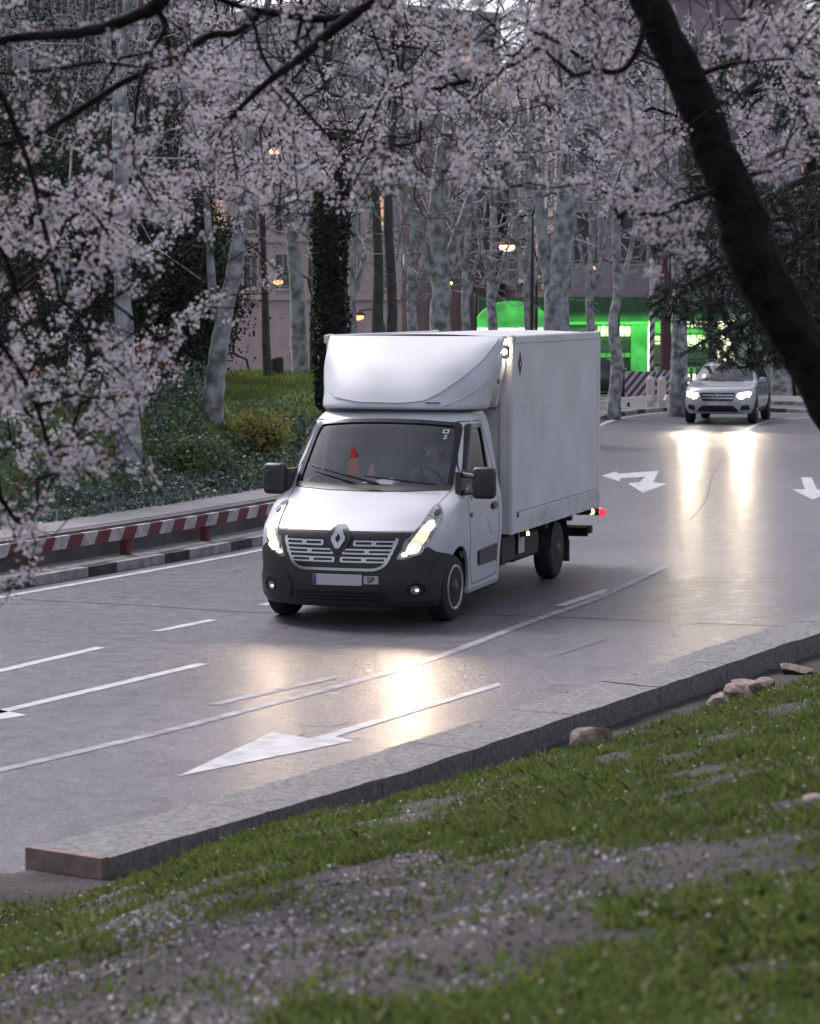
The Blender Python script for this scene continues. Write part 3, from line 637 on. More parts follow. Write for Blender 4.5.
SW = rpoly([(-.50, 1.22), (-.92, 1.40), (-1.30, 1.41), (-1.27, 1.96), (-.87, 1.97), (-.47, 1.50)], .05, 4)
cuts = [cav, cutter(WS, 'x', -.95, .2), cutter(SW, 'y', -1.2, -.6), cutter(SW, 'y', .6, 1.2)]
def wheelwell(x, r, y0, y1):
    k = 28; return cutter([(x+r*math.cos(2*PI*i/k), .36+r*math.sin(2*PI*i/k)) for i in range(k)], 'y', y0, y1)
wx = 0.0
cuts += [wheelwell(wx, .425, .64, 1.3), wheelwell(wx, .425, -1.3, -.64)]
boolean_diff(cab, cuts); cab.data.materials.clear(); cab.data.materials.append(paint); cab.data.materials.append(dark_in)
for p_ in cab.data.polygons:
    c = p_.center; z_ = min(max(c.z, .18), 2.19); ins = abs(c.y) < HWt(z_)-.035 and cabB.XR(z_)+.03 < c.x < cabB.front(c.y, z_)[0]-.035 and c.z < 2.12 or c.z < .24
    p_.material_index = 1 if ins else 0
smooth_by_angle(cab, 28)
F_ = cabB.front; WR = cabB.wrap
# glazing
ws = patch('windscreen', [(a*.995, 1.67+(b-1.67)*.995) for a, b in WS], F_, screen, truck, off=-0.012, thick=0)
patch('windscreen_seal', [(a*1.02, 1.67+(b-1.67)*1.03) for a, b in WS], F_, gloss_black, truck, off=0.004, thick=.03, holes=[[(a*.955, 1.67+(b-1.67)*.93) for a, b in WS]], n=(22, 16))
for sg in (1, -1):
    sf = cabB.side(sg)
    patch('side_window', SW, sf, sideglass, truck, off=0.012*sg, thick=0)
    patch('window_seal', [( -.9+(a+.9)*1.07, 1.66+(b-1.66)*1.07) for a, b in SW], sf, gloss_black, truck, off=.004*(-sg), thick=-.02*sg, holes=[[(-.9+(a+.9)*.93, 1.66+(b-1.66)*.93) for a, b in SW]])
# lower bumper wrap
tb = lambda x, z: cabB.t_of_x(x, z)
def arcx(z, r=.435): 
    return math.sqrt(max(r*r-(z-.36)**2, 0.0))
prof = []
for z in np.linspace(.215, .70, 9): prof.append((tb(max(arcx(z), .26), z), z))
top = [(cabB.t_of_x(.30, .725), .725), (cabB.t_of_y(.93, .76), .76), (cabB.t_of_y(.86, .815), .815), (cabB.t_of_y(.80, .76), .76), (cabB.t_of_y(.74, .715), .715), (cabB.t_of_y(.62, .685), .685), (cabB.t_of_y(.60, .72), .72), (cabB.t_of_y(.66, .88), .88), (cabB.t_of_y(.735, .955), .955), (cabB.t_of_y(.5, .955), .955), (cabB.t_of_y(.2, .958), .958)]
right = prof+top; full = right+[(0.0, .962)]+[(-a, b) for a, b in right[::-1]]
patch('bumper', full, WR, plastic, truck, off=0.010, thick=.03, n=(60, 30))
def FP(name, poly, m, off, thick=.02, holes=(), n=(12, 8), parent=truck): return patch(name, poly, F_, m, parent, off=off, thick=thick, holes=holes, n=n)
# chrome grille: U frame and three rows of oval bars
gr_frame_o = rpoly([(-.60, .90), (-.60, .86), (-.50, .63), (-.40, .575), (.40, .575), (.50, .63), (.60, .86), (.60, .90)], .05, 5)
gr_frame_i = rpoly([(-.572, .92), (-.572, .865), (-.475, .645), (-.385, .602), (.385, .602), (.475, .645), (.572, .865), (.572, .92)], .05, 5)
grille = FP('grille', [(a, b) for a, b in rpoly([(-.595, .895), (-.595, .86), (-.495, .63), (-.40, .58), (.40, .58), (.495, .63), (.595, .86), (.595, .895)], .05, 4)], gloss_black, .013, n=(30, 8))
tag(grille, 'black grille with rows of chrome ovals')
FP('grille_frame', gr_frame_o, chrome, .024, holes=[gr_frame_i], n=(30, 8), parent=truck)
for zc, xo, w_ in ((.845, .575, 2), (.765, .555, 2), (.685, .50, 2)):
    for sg in (-1, 1):
        xin = .16 if zc > .8 else .05
        for kk in range(2):
            a0 = xin+(xo-xin)*kk/2-.002; a1 = xin+(xo-xin)*(kk+1)/2+.002
            if zc < .8 and kk == 0: a0 = .045 if zc > .7 else .03
            o_ = rrect(min(sg*a0, sg*a1), max(sg*a0, sg*a1), zc-.027, zc+.027, .012, 3); i_ = rrect(min(sg*a0, sg*a1)+.024, max(sg*a0, sg*a1)-.024, zc-.0115, zc+.0115, .010, 3)
            FP('grille_bar', o_, chrome, .028, .012, holes=[i_], n=(8, 3), parent=grille)
# badge plinth and diamond badge
bsc = lambda P_, k=.84: [(a*k, .875+(b-.885)*k) for a, b in P_]
FP('badge_plinth', rpoly(bsc([(-.165, .92), (-.10, .995), (-.05, 1.03), (.05, 1.03), (.10, .995), (.165, .92), (.11, .80), (.06, .735), (-.06, .735), (-.11, .80)]), .02, 3), plastic, .036, .06, n=(10, 10))
dih = bsc([(0, .84), (.036, .89), (0, .94), (-.036, .89)])
bo = FP('badge', rpoly(bsc([(-.025, .782), (.025, .782), (.088, .875), (.088, .905), (.025, .998), (-.025, .998), (-.088, .905), (-.088, .875)]), .01, 2), chrome, .056, .02, holes=[dih], n=(6, 6)); tag(bo, 'chrome diamond badge with an open centre')
# intake, plate, fog lamps, bumper crease
FP('lower_intake', rrect(-.47, .47, .275, .365, .04, 4, .03), gloss_black, .013, n=(20, 4))
for zc in (.305, .335): FP('intake_slat', rrect(-.46, .46, zc-.006, zc+.006, .005, 2), plastic, .022, .01, n=(20, 1))
pl = FP('number_plate', rrect(-.26, .26, .43, .54, .008, 2), mat('plate_white', (0.62, 0.55, 0.60), 0.4), .022, .01, n=(6, 2)); tag(pl, 'white number plate with a blue band and no characters')
FP('blue_band', rrect(-.256, -.222, .434, .536, .004, 2), mat('plate_blue', (0.03, 0.06, 0.35), 0.4), .026, .004, n=(2, 2), parent=pl)
for k in range(6):
    a = 2*PI*k/6; FP('band_star', rrect(-.239+.009*math.cos(a)-.002, -.239+.009*math.cos(a)+.002, .505+.012*math.sin(a)-.002, .505+.012*math.sin(a)+.002, .001, 1), mat('plate_yellow', (0.8, 0.6, 0.05), 0.5), .031, .002, n=(1, 1), parent=pl)
sp = FP('plate_sticker', rrect(.28, .425, .447, .527, .006, 2), mat('plate_grey', (0.5, 0.5, 0.53), 0.5), .022, .01, n=(3, 2)); tag(sp, 'small pale plate reading SP')
px_ = F_(.3525, .487)[0]
mt = Matrix(((0, 0, 1, px_+.028), (1, 0, 0, .3525), (0, 1, 0, .487), (0, 0, 0, 1)))
tx_ = text_mesh('plate_text', 'SP', .082, mt, gloss_black, sp)
for sg in (-1, 1):
    cy = .76*sg
    FP('fog_lamp_bezel', [(cy+.075*math.cos(a), .39+.06*math.sin(a)) for a in np.linspace(0, 2*PI, 17)[:-1]], gloss_black, .016, .015, n=(4, 4))
    fl = FP('fog_lamp', [(cy+.042*math.cos(a), .385+.042*math.sin(a)) for a in np.linspace(0, 2*PI, 17)[:-1]], lens, .024, .02, n=(4, 4))
    FP('bulb', [(cy+.012+.013*math.cos(a), .385+.013*math.sin(a)) for a in np.linspace(0, 2*PI, 11)[:-1]], mat('small_glow', (.9, .8, .6), .3, emit=(1, .85, .65), estr=1.6), .030, .01, n=(2, 2), parent=fl)
    FP('bumper_crease', rrect(min(.58*sg, .90*sg), max(.58*sg, .90*sg), .474, .486, .005, 1), plastic, .034, .02, n=(10, 1))
    FP('bumper_pod', rpoly([(sg*.52, .27), (sg*.50, .42), (sg*.58, .56), (sg*.84, .60), (sg*.93, .50), (sg*.92, .27)], .05, 4), plastic, .026, .04, n=(12, 8), holes=[[(.76*sg+.085*math.cos(a), .39+.07*math.sin(a)) for a in np.linspace(0, 2*PI, 17)[:-1]]])
# headlamps
for sg in (1, -1):
    q = [(.80, 1.215), (.868, 1.19), (.915, 1.10), (.915, .98), (.865, .85), (.75, .735), (.585, .688), (.63, .79), (.70, .905), (.765, 1.03)]
    hl = FP('headlight', rpoly([(a*sg, b) for a, b in q], .03, 3), lens, .012, .03, n=(12, 16)); tag(hl, 'lit headlight on the driver side' if sg > 0 else 'lit headlight on the passenger side')
    q2 = [(.655, .715), (.76, .77), (.84, .87), (.875, .98), (.87, 1.06), (.82, 1.06), (.765, .95), (.69, .83)]
    FP('reflector', rpoly([(a*sg, b) for a, b in q2], .03, 3), beam_soft, .017, .01, n=(8, 10), parent=hl)
    for (cy, cz, ra, rb_) in ((.742, .80, .056, .048), (.848, .995, .036, .034), (.665, .742, .026, .017)):
        FP('bulb', [(cy*sg+ra*math.cos(a)+.25*rb_*sg*math.sin(a), cz+rb_*math.sin(a)) for a in np.linspace(0, 2*PI, 19)[:-1]], beam, .023, .008, n=(5, 5), parent=hl)
    FP('lamp_rim', [(.742*sg+.085*math.cos(a), .80+.072*math.sin(a)) for a in np.linspace(0, 2*PI, 19)[:-1]], chrome, .020, .006, holes=[[(.742*sg+.076*math.cos(a), .80+.064*math.sin(a)) for a in np.linspace(0, 2*PI, 19)[:-1]]], n=(5, 5), parent=hl)
    FP('indicator', [(.862*sg+.028*math.cos(a), 1.125+.028*math.sin(a)) for a in np.linspace(0, 2*PI, 15)[:-1]], mat('dark_red_lens', (0.10, 0.03, 0.02), .2), .020, .008, n=(3, 3), parent=hl)
    # light of the lamp itself
    ld = bpy.data.lights.new('headlamp_light', 'SPOT'); ld.energy = 92 if sg > 0 else 30; ld.color = (1.0, .74, .52); ld.spot_size = R(60); ld.spot_blend = 0.9; ld.shadow_soft_size = 0.06
    lo = bpy.data.objects.new('headlamp_light', ld); COL.objects.link(lo); lo.parent = truck; lo.location = (F_(.742*sg, .80)[0]+.16, .742*sg, .80)
    lo.rotation_euler = Vector((-1.0, 0, 0.06)).to_track_quat('Z', 'Y').to_euler(); lo.scale = (2.5, 1, 1)
# bonnet shut line and wing line
def ridge(name, pts, surf, m, off, w, parent=truck):
    P = [np.array(surf(a, b)) for a, b in pts]; P = [p+np.array([off*.7, 0, off*.7]) for p in P]
    return MB().tube(P, w, 5).build(name, m, parent)
seam = mat('seam', (0.03, 0.03, 0.035), 0.8)
for sg in (1, -1):
    ridge('bonnet_seam', [(sg*a, b) for a, b in ((.74, .965), (.775, 1.06), (.80, 1.15), (.83, 1.22), (.85, 1.30), (.865, 1.335))], F_, seam, -.001, .004)
ridge('bonnet_edge', [(a, .967) for a in np.linspace(-.735, .735, 15)], F_, seam, -.002, .005)
# cowl and wipers
FP('cowl', rpoly([(-.86, 1.335), (-.4, 1.315), (.4, 1.315), (.86, 1.335), (.84, 1.385), (.4, 1.37), (-.4, 1.37), (-.84, 1.385)], .01, 2), plastic, .008, .02, n=(24, 3))
for a, b in (((.12, 1.355), (-.70, 1.52)), ((.72, 1.355), (-.05, 1.43))):
    pts = [(a[0]+(b[0]-a[0])*t, a[1]+(b[1]-a[1])*t) for t in np.linspace(0, 1, 8)]
    P = [np.array(F_(*p))+np.array([.035, 0, .035]) for p in pts]; wp = MB().tube(P, [.012]*4+[.008]*4, 6).build('wiper', gloss_black, truck)
# mirrors
for sg in (1, -1):
    mr_ = empty('wing_mirror', (0, 0, 0)); mr_.parent = truck; mr_['label'] = 'black mirror on the driver side' if sg > 0 else 'black mirror on the passenger side'
    hb = MB().box(-.09, .07, -.125, .125, -.16, .17).build('mirror_housing', plastic, mr_, bevel=.055, seg=4)
    for p_ in hb.data.polygons: p_.use_smooth = True
    hb.location = (-.22, 1.225 if sg > 0 else -1.075, 1.41); hb.rotation_euler = (0, 0, sg*.12)
    g_ = MB().box(-.094, -.088, -.105, .105, -.13, .14).build('mirror_glass', chrome, mr_); g_.location = (-.225, 1.225 if sg > 0 else -1.075, 1.41)
    a_ = MB(); a_.tube([(-.30, sg*.95, 1.49), (-.22, sg*1.04, 1.49), (-.15, sg*1.15, 1.48)], .028, 8); a_.tube([(-.30, sg*.97, 1.30), (-.22, sg*1.04, 1.31), (-.15, sg*1.15, 1.33)], .028, 8)
    a_.box(-.52, -.22, sg*.945-.03, sg*.945+.035, 1.25, 1.52); a_.build('mirror_arm', plastic, mr_)
# doors: seam, handle, moulding, repeater, arch lip, sill
for sg in (1, -1):
    sf = cabB.side(sg)
    def SP(name, poly, m, off, thick=.012, n=(8, 8), holes=()):
        return patch(name, poly, sf, m, truck, off=-off*sg if True else off, thick=-thick*sg, holes=holes, n=n)
    dr = [(-.47, .52), (-.43, .75), (-.36, 1.0), (-.36, 1.28), (-.45, 1.55), (-.83, 2.02), (-1.32, 2.02), (-1.50, 1.45), (-1.53, .34), (-.60, .31)]
    o_ = rpoly(dr, .06, 5); c_ = (-.95, 1.1)
    SP('door_seam', o_, seam, .0015, .004, n=(14, 20), holes=[[(c_[0]+(a-c_[0])*.983, c_[1]+(b-c_[1])*.991) for a, b in o_]])
    SP('door_moulding', rpoly([(-.74, .66), (-1.46, .68), (-1.46, .50), (-.78, .50)], .04, 4), plastic, .022, .03)
    SP('door_handle', rrect(-1.42, -1.22, 1.075, 1.115, .018, 3), gloss_black, .03, .03, n=(4, 2))
    SP('handle_recess', rrect(-1.44, -1.20, 1.055, 1.135, .035, 4), plastic, .004, .006, n=(4, 2))
    SP('side_repeater', rrect(-.48, -.41, 1.04, 1.085, .012, 2), mat('smoked_amber', (0.08, 0.03, 0.02), .3), .012, .012, n=(2, 2))
    SP('fuel_flap' if sg > 0 else 'side_panel', rpoly([(-1.44, .80), (-1.20, .86), (-1.05, 1.0), (-1.05, .97), (-1.18, .83), (-1.44, .77)], .01, 2), mat('paint_crease', (0.55, 0.56, 0.62), .5), .004, .006, n=(6, 3))
    arc = [(.445*math.cos(a), .36+.445*math.sin(a)) for a in np.linspace(R(55), R(195), 22)]; arc2 = [(.415*math.cos(a), .36+.415*math.sin(a)) for a in np.linspace(R(195), R(55), 22)]
    SP('arch_lip', arc+arc2, paint, .010, .03, n=(16, 12))
    SP('sill', rpoly([(-.47, .235), (-1.62, .245), (-1.62, .30), (-.46, .29)], .01, 2), paint, .012, .03, n=(8, 2))
    MB().box(-.60, -.44, sg*.62-.0, sg*.94, .17, .52).build('mud_guard', rubber, truck, bevel=.01)
# wheels
def wheel(name, x, y, sg, r, w, rimm, steer=0, hub='cap', parent=truck):
    we = empty(name, (0, 0, 0)); we.parent = parent; we.location = (x, y, r); we.rotation_euler = (0, 0, steer)
    prof = [(-w/2, r*.66), (-w/2+.004, r*.80), (-w/2-.004+.012, r*.92), (-w/2+.03, r*.985), (-w/4, r), (0, r*1.003), (w/4, r), (w/2-.03, r*.985), (w/2-.008, r*.92), (w/2-.003, r*.80), (w/2+.001, r*.66)]
    t_ = MB().lathe((0, 0, 0), (0, 1, 0), prof, 40).build('tyre', rubber, we, True); smooth_by_angle(t_, 40)
    rp = [(0, r*.665), (sg*(w/2-.025), r*.665), (sg*(w/2-.005), r*.655), (sg*(w/2-.004), r*.62), (sg*(w/2-.045), r*.58), (sg*(w/2-.055), r*.45), (sg*(w/2-.02), r*.34), (sg*(w/2+.004), r*.24), (sg*(w/2+.02), r*.16), (sg*(w/2+.03), r*.01)]
    rp = sorted(rp, key=lambda p: 0) ; rr_ = MB(); P = [(0, p[0], 0) for p in rp]
    k = 36; vs = [(p[1]*math.cos(2*PI*j/k), p[0], p[1]*math.sin(2*PI*j/k)) for p in rp for j in range(k)]
    rr_.add(vs, [(i*k+j, i*k+(j+1) % k, (i+1)*k+(j+1) % k, (i+1)*k+j) for i in range(len(rp)-1) for j in range(k)])
    ri = rr_.build('rim', rimm, we, True)
    hc = MB()
    for j in range(10):
        a = 2*PI*j/10; hc.cyl((r*.51*math.cos(a), sg*(w/2-.045), r*.51*math.sin(a)), (0, 1, 0), r*.055, .012, 10)
    for j in range(5):
        a = 2*PI*j/5; hc.cyl((r*.24*math.cos(a), sg*(w/2+.006), r*.24*math.sin(a)), (0, 1, 0), r*.03, .016, 6, mi=0)
    hc.build('wheel_holes', gloss_black, we); return we
rimS = mat('rim_silver', (0.45, 0.45, 0.47), 0.35, (0.30, 0.30, 0.31), 9, metal=0.6); rimD = mat('rim_dark', (0.10, 0.10, 0.11), 0.5, (0.06, 0.055, 0.055), 9, metal=0.4)
for sg in (1, -1):
    o = wheel('front_wheel', wx, sg*.865, sg, .345, .225, rimD, R(-3)); 
    k = 36; tr_ = [(sg*.118, .345*.69), (sg*.124, .345*.68), (sg*.124, .345*.60), (sg*.10, .345*.57)]
    MB().add([(p[1]*math.cos(2*PI*j/k), p[0], p[1]*math.sin(2*PI*j/k)) for p in tr_ for j in range(k)], [(i*k+j, i*k+(j+1) % k, (i+1)*k+(j+1) % k, (i+1)*k+j) for i in range(3) for j in range(k)]).build('trim_ring', rimS, o, True)
    wheel('rear_wheel', -4.33, sg*.86, sg, .345, .225, rimD)
# cargo box
bx0, bx1, bw, bz0, bz1 = -6.02, -1.88, 1.07, .73, 2.90
cb = MB().box(bx0+.03, bx1-.03, -bw+.02, bw-.02, bz0+.02, bz1-.02).build('cargo_box', boxpaint, truck, bevel=.012)
for sg in (1, -1):
    c = MB().box(bx0+.07, bx1-.10, sg*bw-.018, sg*bw+.002, bz0+.235, bz1-.07).build('side_panel', boxpaint, truck, bevel=.003)
    c = MB().box(bx0+.02, bx1-.02, sg*bw-.035, sg*bw+.014, bz0, bz0+.225).build('lower_rail', railpaint, truck, bevel=.008)
    c = MB().box(bx0+.02, bx1-.02, sg*bw-.05, sg*bw+.012, bz1-.085, bz1+.012).build('top_rail', boxpaint, truck, bevel=.018, seg=3)
    for y0_, nm_ in ((bx1-.115, 'corner_post'), (bx0-.005, 'corner_post')):
        MB().box(y0_, y0_+.12, sg*bw-.06 if sg > 0 else sg*bw-.012, sg*bw+.012 if sg > 0 else sg*bw+.06, bz0-.01, bz1+.02).build(nm_, boxpaint, truck, bevel=.022, seg=3)
    MB().box(bx1-.03, bx1-.0, sg*.93 if sg > 0 else -1.05, 1.05 if sg > 0 else -.93, bz0, bz1-.01).build('front_frame', boxpaint, truck, bevel=.008)
rf = MB(); k = 10
vs = [(x, y, bz1-.01+.035*(1-(y/bw)**2)+.0) for x in (bx0+.02, bx1-.02) for y in np.linspace(-bw+.03, bw-.03, k)]
rf.add(vs, [(j, j+1, k+j+1, k+j) for j in range(k-1)]); rf.build('roof', mat('roof_panel', (0.60, 0.58, 0.62), .5, (0.5, 0.48, 0.5), 2), truck, True)
MB().box(bx0-.035, bx0+.0, bw-.12, bw+.0, bz0+.3, bz1-.1).build('rear_door_edge', steel, truck, bevel=.005)
# marks on the box side
mk = mat('black_decal', (0.02, 0.02, 0.025), .5); fm = mat('faint_decal', (0.82, 0.82, 0.88), .4)
sfb = lambda x, z: (x, bw+.002, z)
def bs(name, pts, m, off=.003, holes=()): return patch(name, pts, lambda a, b: (a, bw+.002, b), m, truck, off=-off, thick=0.0, holes=holes, n=(3, 3))
d_ = bs('diamond_mark', [(-2.20, 2.46), (-2.115, 2.60), (-2.20, 2.75), (-2.285, 2.60)], mk); tag(d_, 'black diamond mark')
bs('mark_centre', [(-2.20, 2.575), (-2.18, 2.60), (-2.20, 2.625), (-2.22, 2.60)], fm, .006)
bs('small_mark', rrect(-2.12, -2.04, .905, .965, .004, 1), mk, .016)
bs('faint_mark', [(-2.42+.08*math.cos(a), 2.12+.075*math.sin(a)) for a in np.linspace(0, 2*PI, 17)[:-1]], fm, .003, holes=[[(-2.42+.06*math.cos(a), 2.12+.055*math.sin(a)) for a in np.linspace(0, 2*PI, 17)[:-1]]])
for k in range(5): bs('faint_mark', rrect(-2.80-.14*k-.1, -2.80-.14*k, 2.07+.01*k, 2.11+.012*k, .01, 2), fm, .003)
# front corner marker lamps
for sg in (1, -1):
    m_ = MB().box(bx1-.01, bx1+.035, sg*.99-.045, sg*.99+.045, 2.68, 2.79).build('marker_lamp', gloss_black, truck, bevel=.012)
    MB().cyl((bx1+.04, sg*.99, 2.735), (1, 0, 0), .03, .02, 12).build('bulb', whitelamp if sg > 0 else lens, m_)
bpy.context.view_layer.update()
ml = bpy.data.lights.new('marker_light', 'POINT'); ml.energy = 1.5; ml.color = (1, .85, .65); ml.shadow_soft_size = .02; mo = bpy.data.objects.new('marker_light', ml); COL.objects.link(mo); mo.parent = truck; mo.location = (bx1+.10, 1.0, 2.735)
# roof deflector
defB = Body(interp([(2.11, -.86), (2.16, -.80), (2.25, -.86), (2.5, -1.13), (2.75, -1.50), (2.905, -1.78)]),
            interp([(2.11, -1.62), (2.4, -1.74), (2.75, -1.86), (2.905, -1.90)]),
            interp([(2.11, .86), (2.15, .92), (2.3, .94), (2.45, .98), (2.6, 1.005), (2.905, 1.005)]),
            interp([(2.11, 3.4), (2.18, 3.1), (2.5, 3.3), (2.75, 5), (2.905, 14)]), lambda z: -1.87-.05*(z > 2.8))
class D2(Body): pass
dz = [2.105, 2.12, 2.14, 2.16, 2.18, 2.2]+list(np.linspace(2.23, 2.87, 22))+[2.885, 2.898, 2.905]
defB.XR = lambda z: min(-1.89, defB.X0(z)-.02)
df = defB.mesh('roof_deflector', dz, paint, truck, nf=26, ns=3)
smooth_by_angle(df, 40)
FD = defB.front
U = [(-.955, 2.89), (.965, 2.89), (.95, 2.83), (.86, 2.64), (.70, 2.45), (.52, 2.30), (.38, 2.225), (.15, 2.20), (-.35, 2.205), (-.66, 2.25), (-.82, 2.36), (-.91, 2.52), (-.95, 2.7)]
patch('deflector_panel', rpoly(U, .03, 3), FD, paint, truck, off=.014, thick=.03, n=(30, 16))
DL = [np.array(FD(a, b))+np.array([.004, 0, .004]) for a, b in [(1.0, 2.76), (.985, 2.62), (.95, 2.48), (.88, 2.36), (.76, 2.25), (.60, 2.175)]]
MB().tube(DL, .010, 5).build('deflector_crease', paint, truck, True)
lip = [np.array(defB.wrap(t, 2.125))+np.array([.012, 0, 0]) for t in np.linspace(-1.25, 1.25, 41)]
MB().tube(lip, .016, 6).build('deflector_seal', gloss_black, truck, True)
patch('small_mark', rrect(.40, .55, 2.192, 2.204, .003, 1), FD, mk, truck, off=.022, thick=0, n=(2, 1))
ho_ = np.array(defB.side(1)(-1.66, 2.42)); MB().cyl(ho_+[0, .006, 0], (0, 1, 0), .028, .012, 12).build('deflector_bolt', gloss_black, truck)
MB().tube([(-1.15, .80, 2.20), (-1.12, .84, 2.215)], .014, 6).build('deflector_bolt', gloss_black, truck)
# windscreen sticker
patch('screen_sticker', rrect(.635, .70, 1.90, 1.94, .006, 2), F_, mat('sticker', (.6, .6, .62), .5), truck, off=-.006, thick=0, n=(1, 1), holes=[rrect(.65, .685, 1.91, 1.93, .004, 2)])
patch('screen_sticker', rrect(.66, .69, 1.84, 1.885, .006, 2), F_, MATS['sticker'], truck, off=-.006, thick=0, n=(1, 1), holes=[rrect(.668, .682, 1.852, 1.873, .004, 2)])
# chassis and underside
ch = MB(); ch.box(-6.0, -.2, .34, .44, .48, .66); ch.box(-6.0, -.2, -.44, -.34, .48, .66)
for x in (-5.9, -4.9, -3.7, -2.6): ch.box(x-.05, x+.05, -1.0, 1.0, .64, .728)
ch.box(-1.6, .6, -.60, .60, .2, .5); ch.build('chassis', chassis, truck, bevel=.01)
MB().box(-3.55, -2.45, .50, .95, .36, .66).build('fuel_tank', chassis, truck, bevel=.05, seg=3)
MB().box(-2.38, -1.80, .55, .98, .40, .70).build('battery_box', chassis, truck, bevel=.03, seg=2)
MB().box(-2.75, -2.50, .975, .985, .46, .70).build('info_plate', mat('grey_plate', (.45, .46, .48), .5), truck, bevel=.003)
MB().tube([(-2.3, .6, .3), (-3.4, .55, .28), (-4.0, .5, .3)], .05, 10).build('exhaust', steel, truck)
MB().tube([(-4.33, -.8, .345), (-4.33, .8, .345)], .07, 10).build('rear_axle', chassis, truck)
for x in (-4.0,): pass
for sg in (1, -1):
    a_ = [(-4.33+.43*math.cos(t), .36+.40*math.sin(t)) for t in np.linspace(R(5), R(205), 18)]; mg = MB(); k = len(a_)
    mg.add([(x, sg*.72, z) for x, z in a_]+[(x, sg*1.0, z) for x, z in a_]+[(x*.999, sg*1.0, z+.012) for x, z in a_], [(i, i+1, k+i+1, k+i) for i in range(k-1)]+[(k+i, k+i+1, 2*k+i+1, 2*k+i) for i in range(k-1)])
    mg.build('rear_mudguard', plastic, truck); MB().box(-4.80, -4.77, sg*.86-.14, sg*.86+.14, .16, .42).build('mud_flap', rubber, truck)
    # marker lamps below the box
    m_ = MB().box(-2.62, -2.48, sg*1.055-.02, sg*1.055+.02, .655, .715).build('side_marker', gloss_black, truck, bevel=.01)
    MB().cyl((-2.53, sg*1.08, .69), (.3, sg, 0), .024, .02, 12).build('bulb', amber, m_)
    # outline lamps on rubber arms at the rear
    ar = MB().tube([(-5.95, sg*.80, .66), (-6.05, sg*.95, .66), (-6.10, sg*1.05, .655)], [.04, .045, .05], 10).build('outline_lamp', rubber, truck, True)
    MB().tube([(-6.10, sg*1.05, .655), (-6.115, sg*1.10, .65), (-6.12, sg*1.135, .65)], [.052, .05, .03], 12).build('red_lens', redlamp, ar, True)
    MB().cyl((-6.03, sg*.98, .66), (1, 0, 0), .034, .09, 12).build('amber_lens', amber, ar)
    r_ = MB().box(-6.15, -6.08, sg*.78-.13, sg*.78+.13, .34, .46).build('rear_lamp', gloss_black, truck, bevel=.01); MB().box(-6.157, -6.145, sg*.78-.12, sg*.78+.12, .35, .45).build('red_lens', redlamp, r_)
    MB().box(-6.1, -5.9, sg*.62-.02, sg*.62+.02, .38, .62).build('lamp_bracket', steel, truck)
MB().box(-6.2, -6.1, -.95, .95, .38, .48).build('rear_bar', chassis, truck, bevel=.01)
for y, z, r_ in ((.72, .56, .03), (.85, .50, .045), (.60, .36, .04)): MB().cyl((-1.95, y, z), (0, 1, .3), r_, .12, 10).build('hose_coupling', mat('coupling', (.25, .12, .12), .6), truck)
# interior
MB().box(-.74, -.30, -.80, .80, .95, 1.36).build('dashboard', dark_in, truck, bevel=.07, seg=4)
stw = empty('steering_wheel', (-.80, .40, 1.38)); stw.parent = truck; stw.rotation_euler = (0, R(-52), 0)
sw = MB(); P = [(.2*math.cos(a), .2*math.sin(a), 0) for a in np.linspace(0, 2*PI, 25)]; sw.tube(P, .016, 8, False); sw.tube([(-.2, 0, 0), (.2, 0, -.02)], .015, 6); sw.cyl((0, 0, -.02), (0, 0, 1), .06, .05, 14); sw.build('wheel_ring', gloss_black, stw)
seatm = mat('seat_cloth', (.06, .065, .075), .9, (.09, .095, .10), 20)
for y, wd in ((.42, .48), (-.42, .86)):
    s_ = MB().box(-1.22, -.78, y-wd/2, y+wd/2, .86, 1.0).build('seat', seatm, truck, bevel=.05, seg=3)
    MB().box(-1.38, -1.22, y-wd/2, y+wd/2, .95, 1.62).build('backrest', seatm, s_, bevel=.06, seg=3)
    for yy in ([y] if wd < .6 else [y-.2, y+.2]): MB().box(-1.38, -1.27, yy-.12, yy+.12, 1.66, 1.86).build('headrest', seatm, s_, bevel=.045, seg=3)
# things lying behind the screen
Mt = lambda p: (truck.matrix_world @ Vector(p))
bpy.context.view_layer.update()
p = Mt((-.52, .02, 1.365)); o = MB().add([(-.22, -.16, 0), (.12, -.2, .012), (.14, .16, .0), (.0, .12, .06), (-.18, .14, .01), (-.05, 0, .045)], [(0, 1, 5), (1, 2, 3, 5), (0, 5, 4), (5, 3, 4), (2, 4, 3)]).build('paper_sheet', mat('paper', (.78, .78, .8), .8)); o.location = p; o.rotation_euler = (0, 0, truck.rotation_euler.z); tag(o, 'crumpled white paper on the dashboard behind the windscreen', 'paper')
def pennant(y, z, h, w, m, label):
    o = MB().add([(0, -w/2, 0), (0, w/2, 0), (.01, w*.34, h*.45), (.0, w*.1, h), (0, -w*.12, h*.95), (.01, -w*.4, h*.4), (.02, -w/2, 0), (.02, w/2, 0), (.03, w*.34, h*.45), (.02, w*.1, h), (.02, -w*.12, h*.95), (.03, -w*.4, h*.4)],
        [(5, 4, 3, 2), (0, 5, 2, 1), (8, 9, 10, 11), (7, 8, 11, 6), (0, 1, 7, 6), (1, 2, 8, 7), (2, 3, 9, 8), (3, 4, 10, 9), (4, 5, 11, 10), (5, 0, 6, 11)]).build('pennant', m); o.location = Mt((-.42, y, z)); o.rotation_euler = (0, 0, truck.rotation_euler.z); tag(o, label, 'pennant')
pennant(-.26, 1.45, .30, .14, mat('red_cloth', (.55, .04, .03), .7, emit=None), 'bright red pennant hanging behind the windscreen')
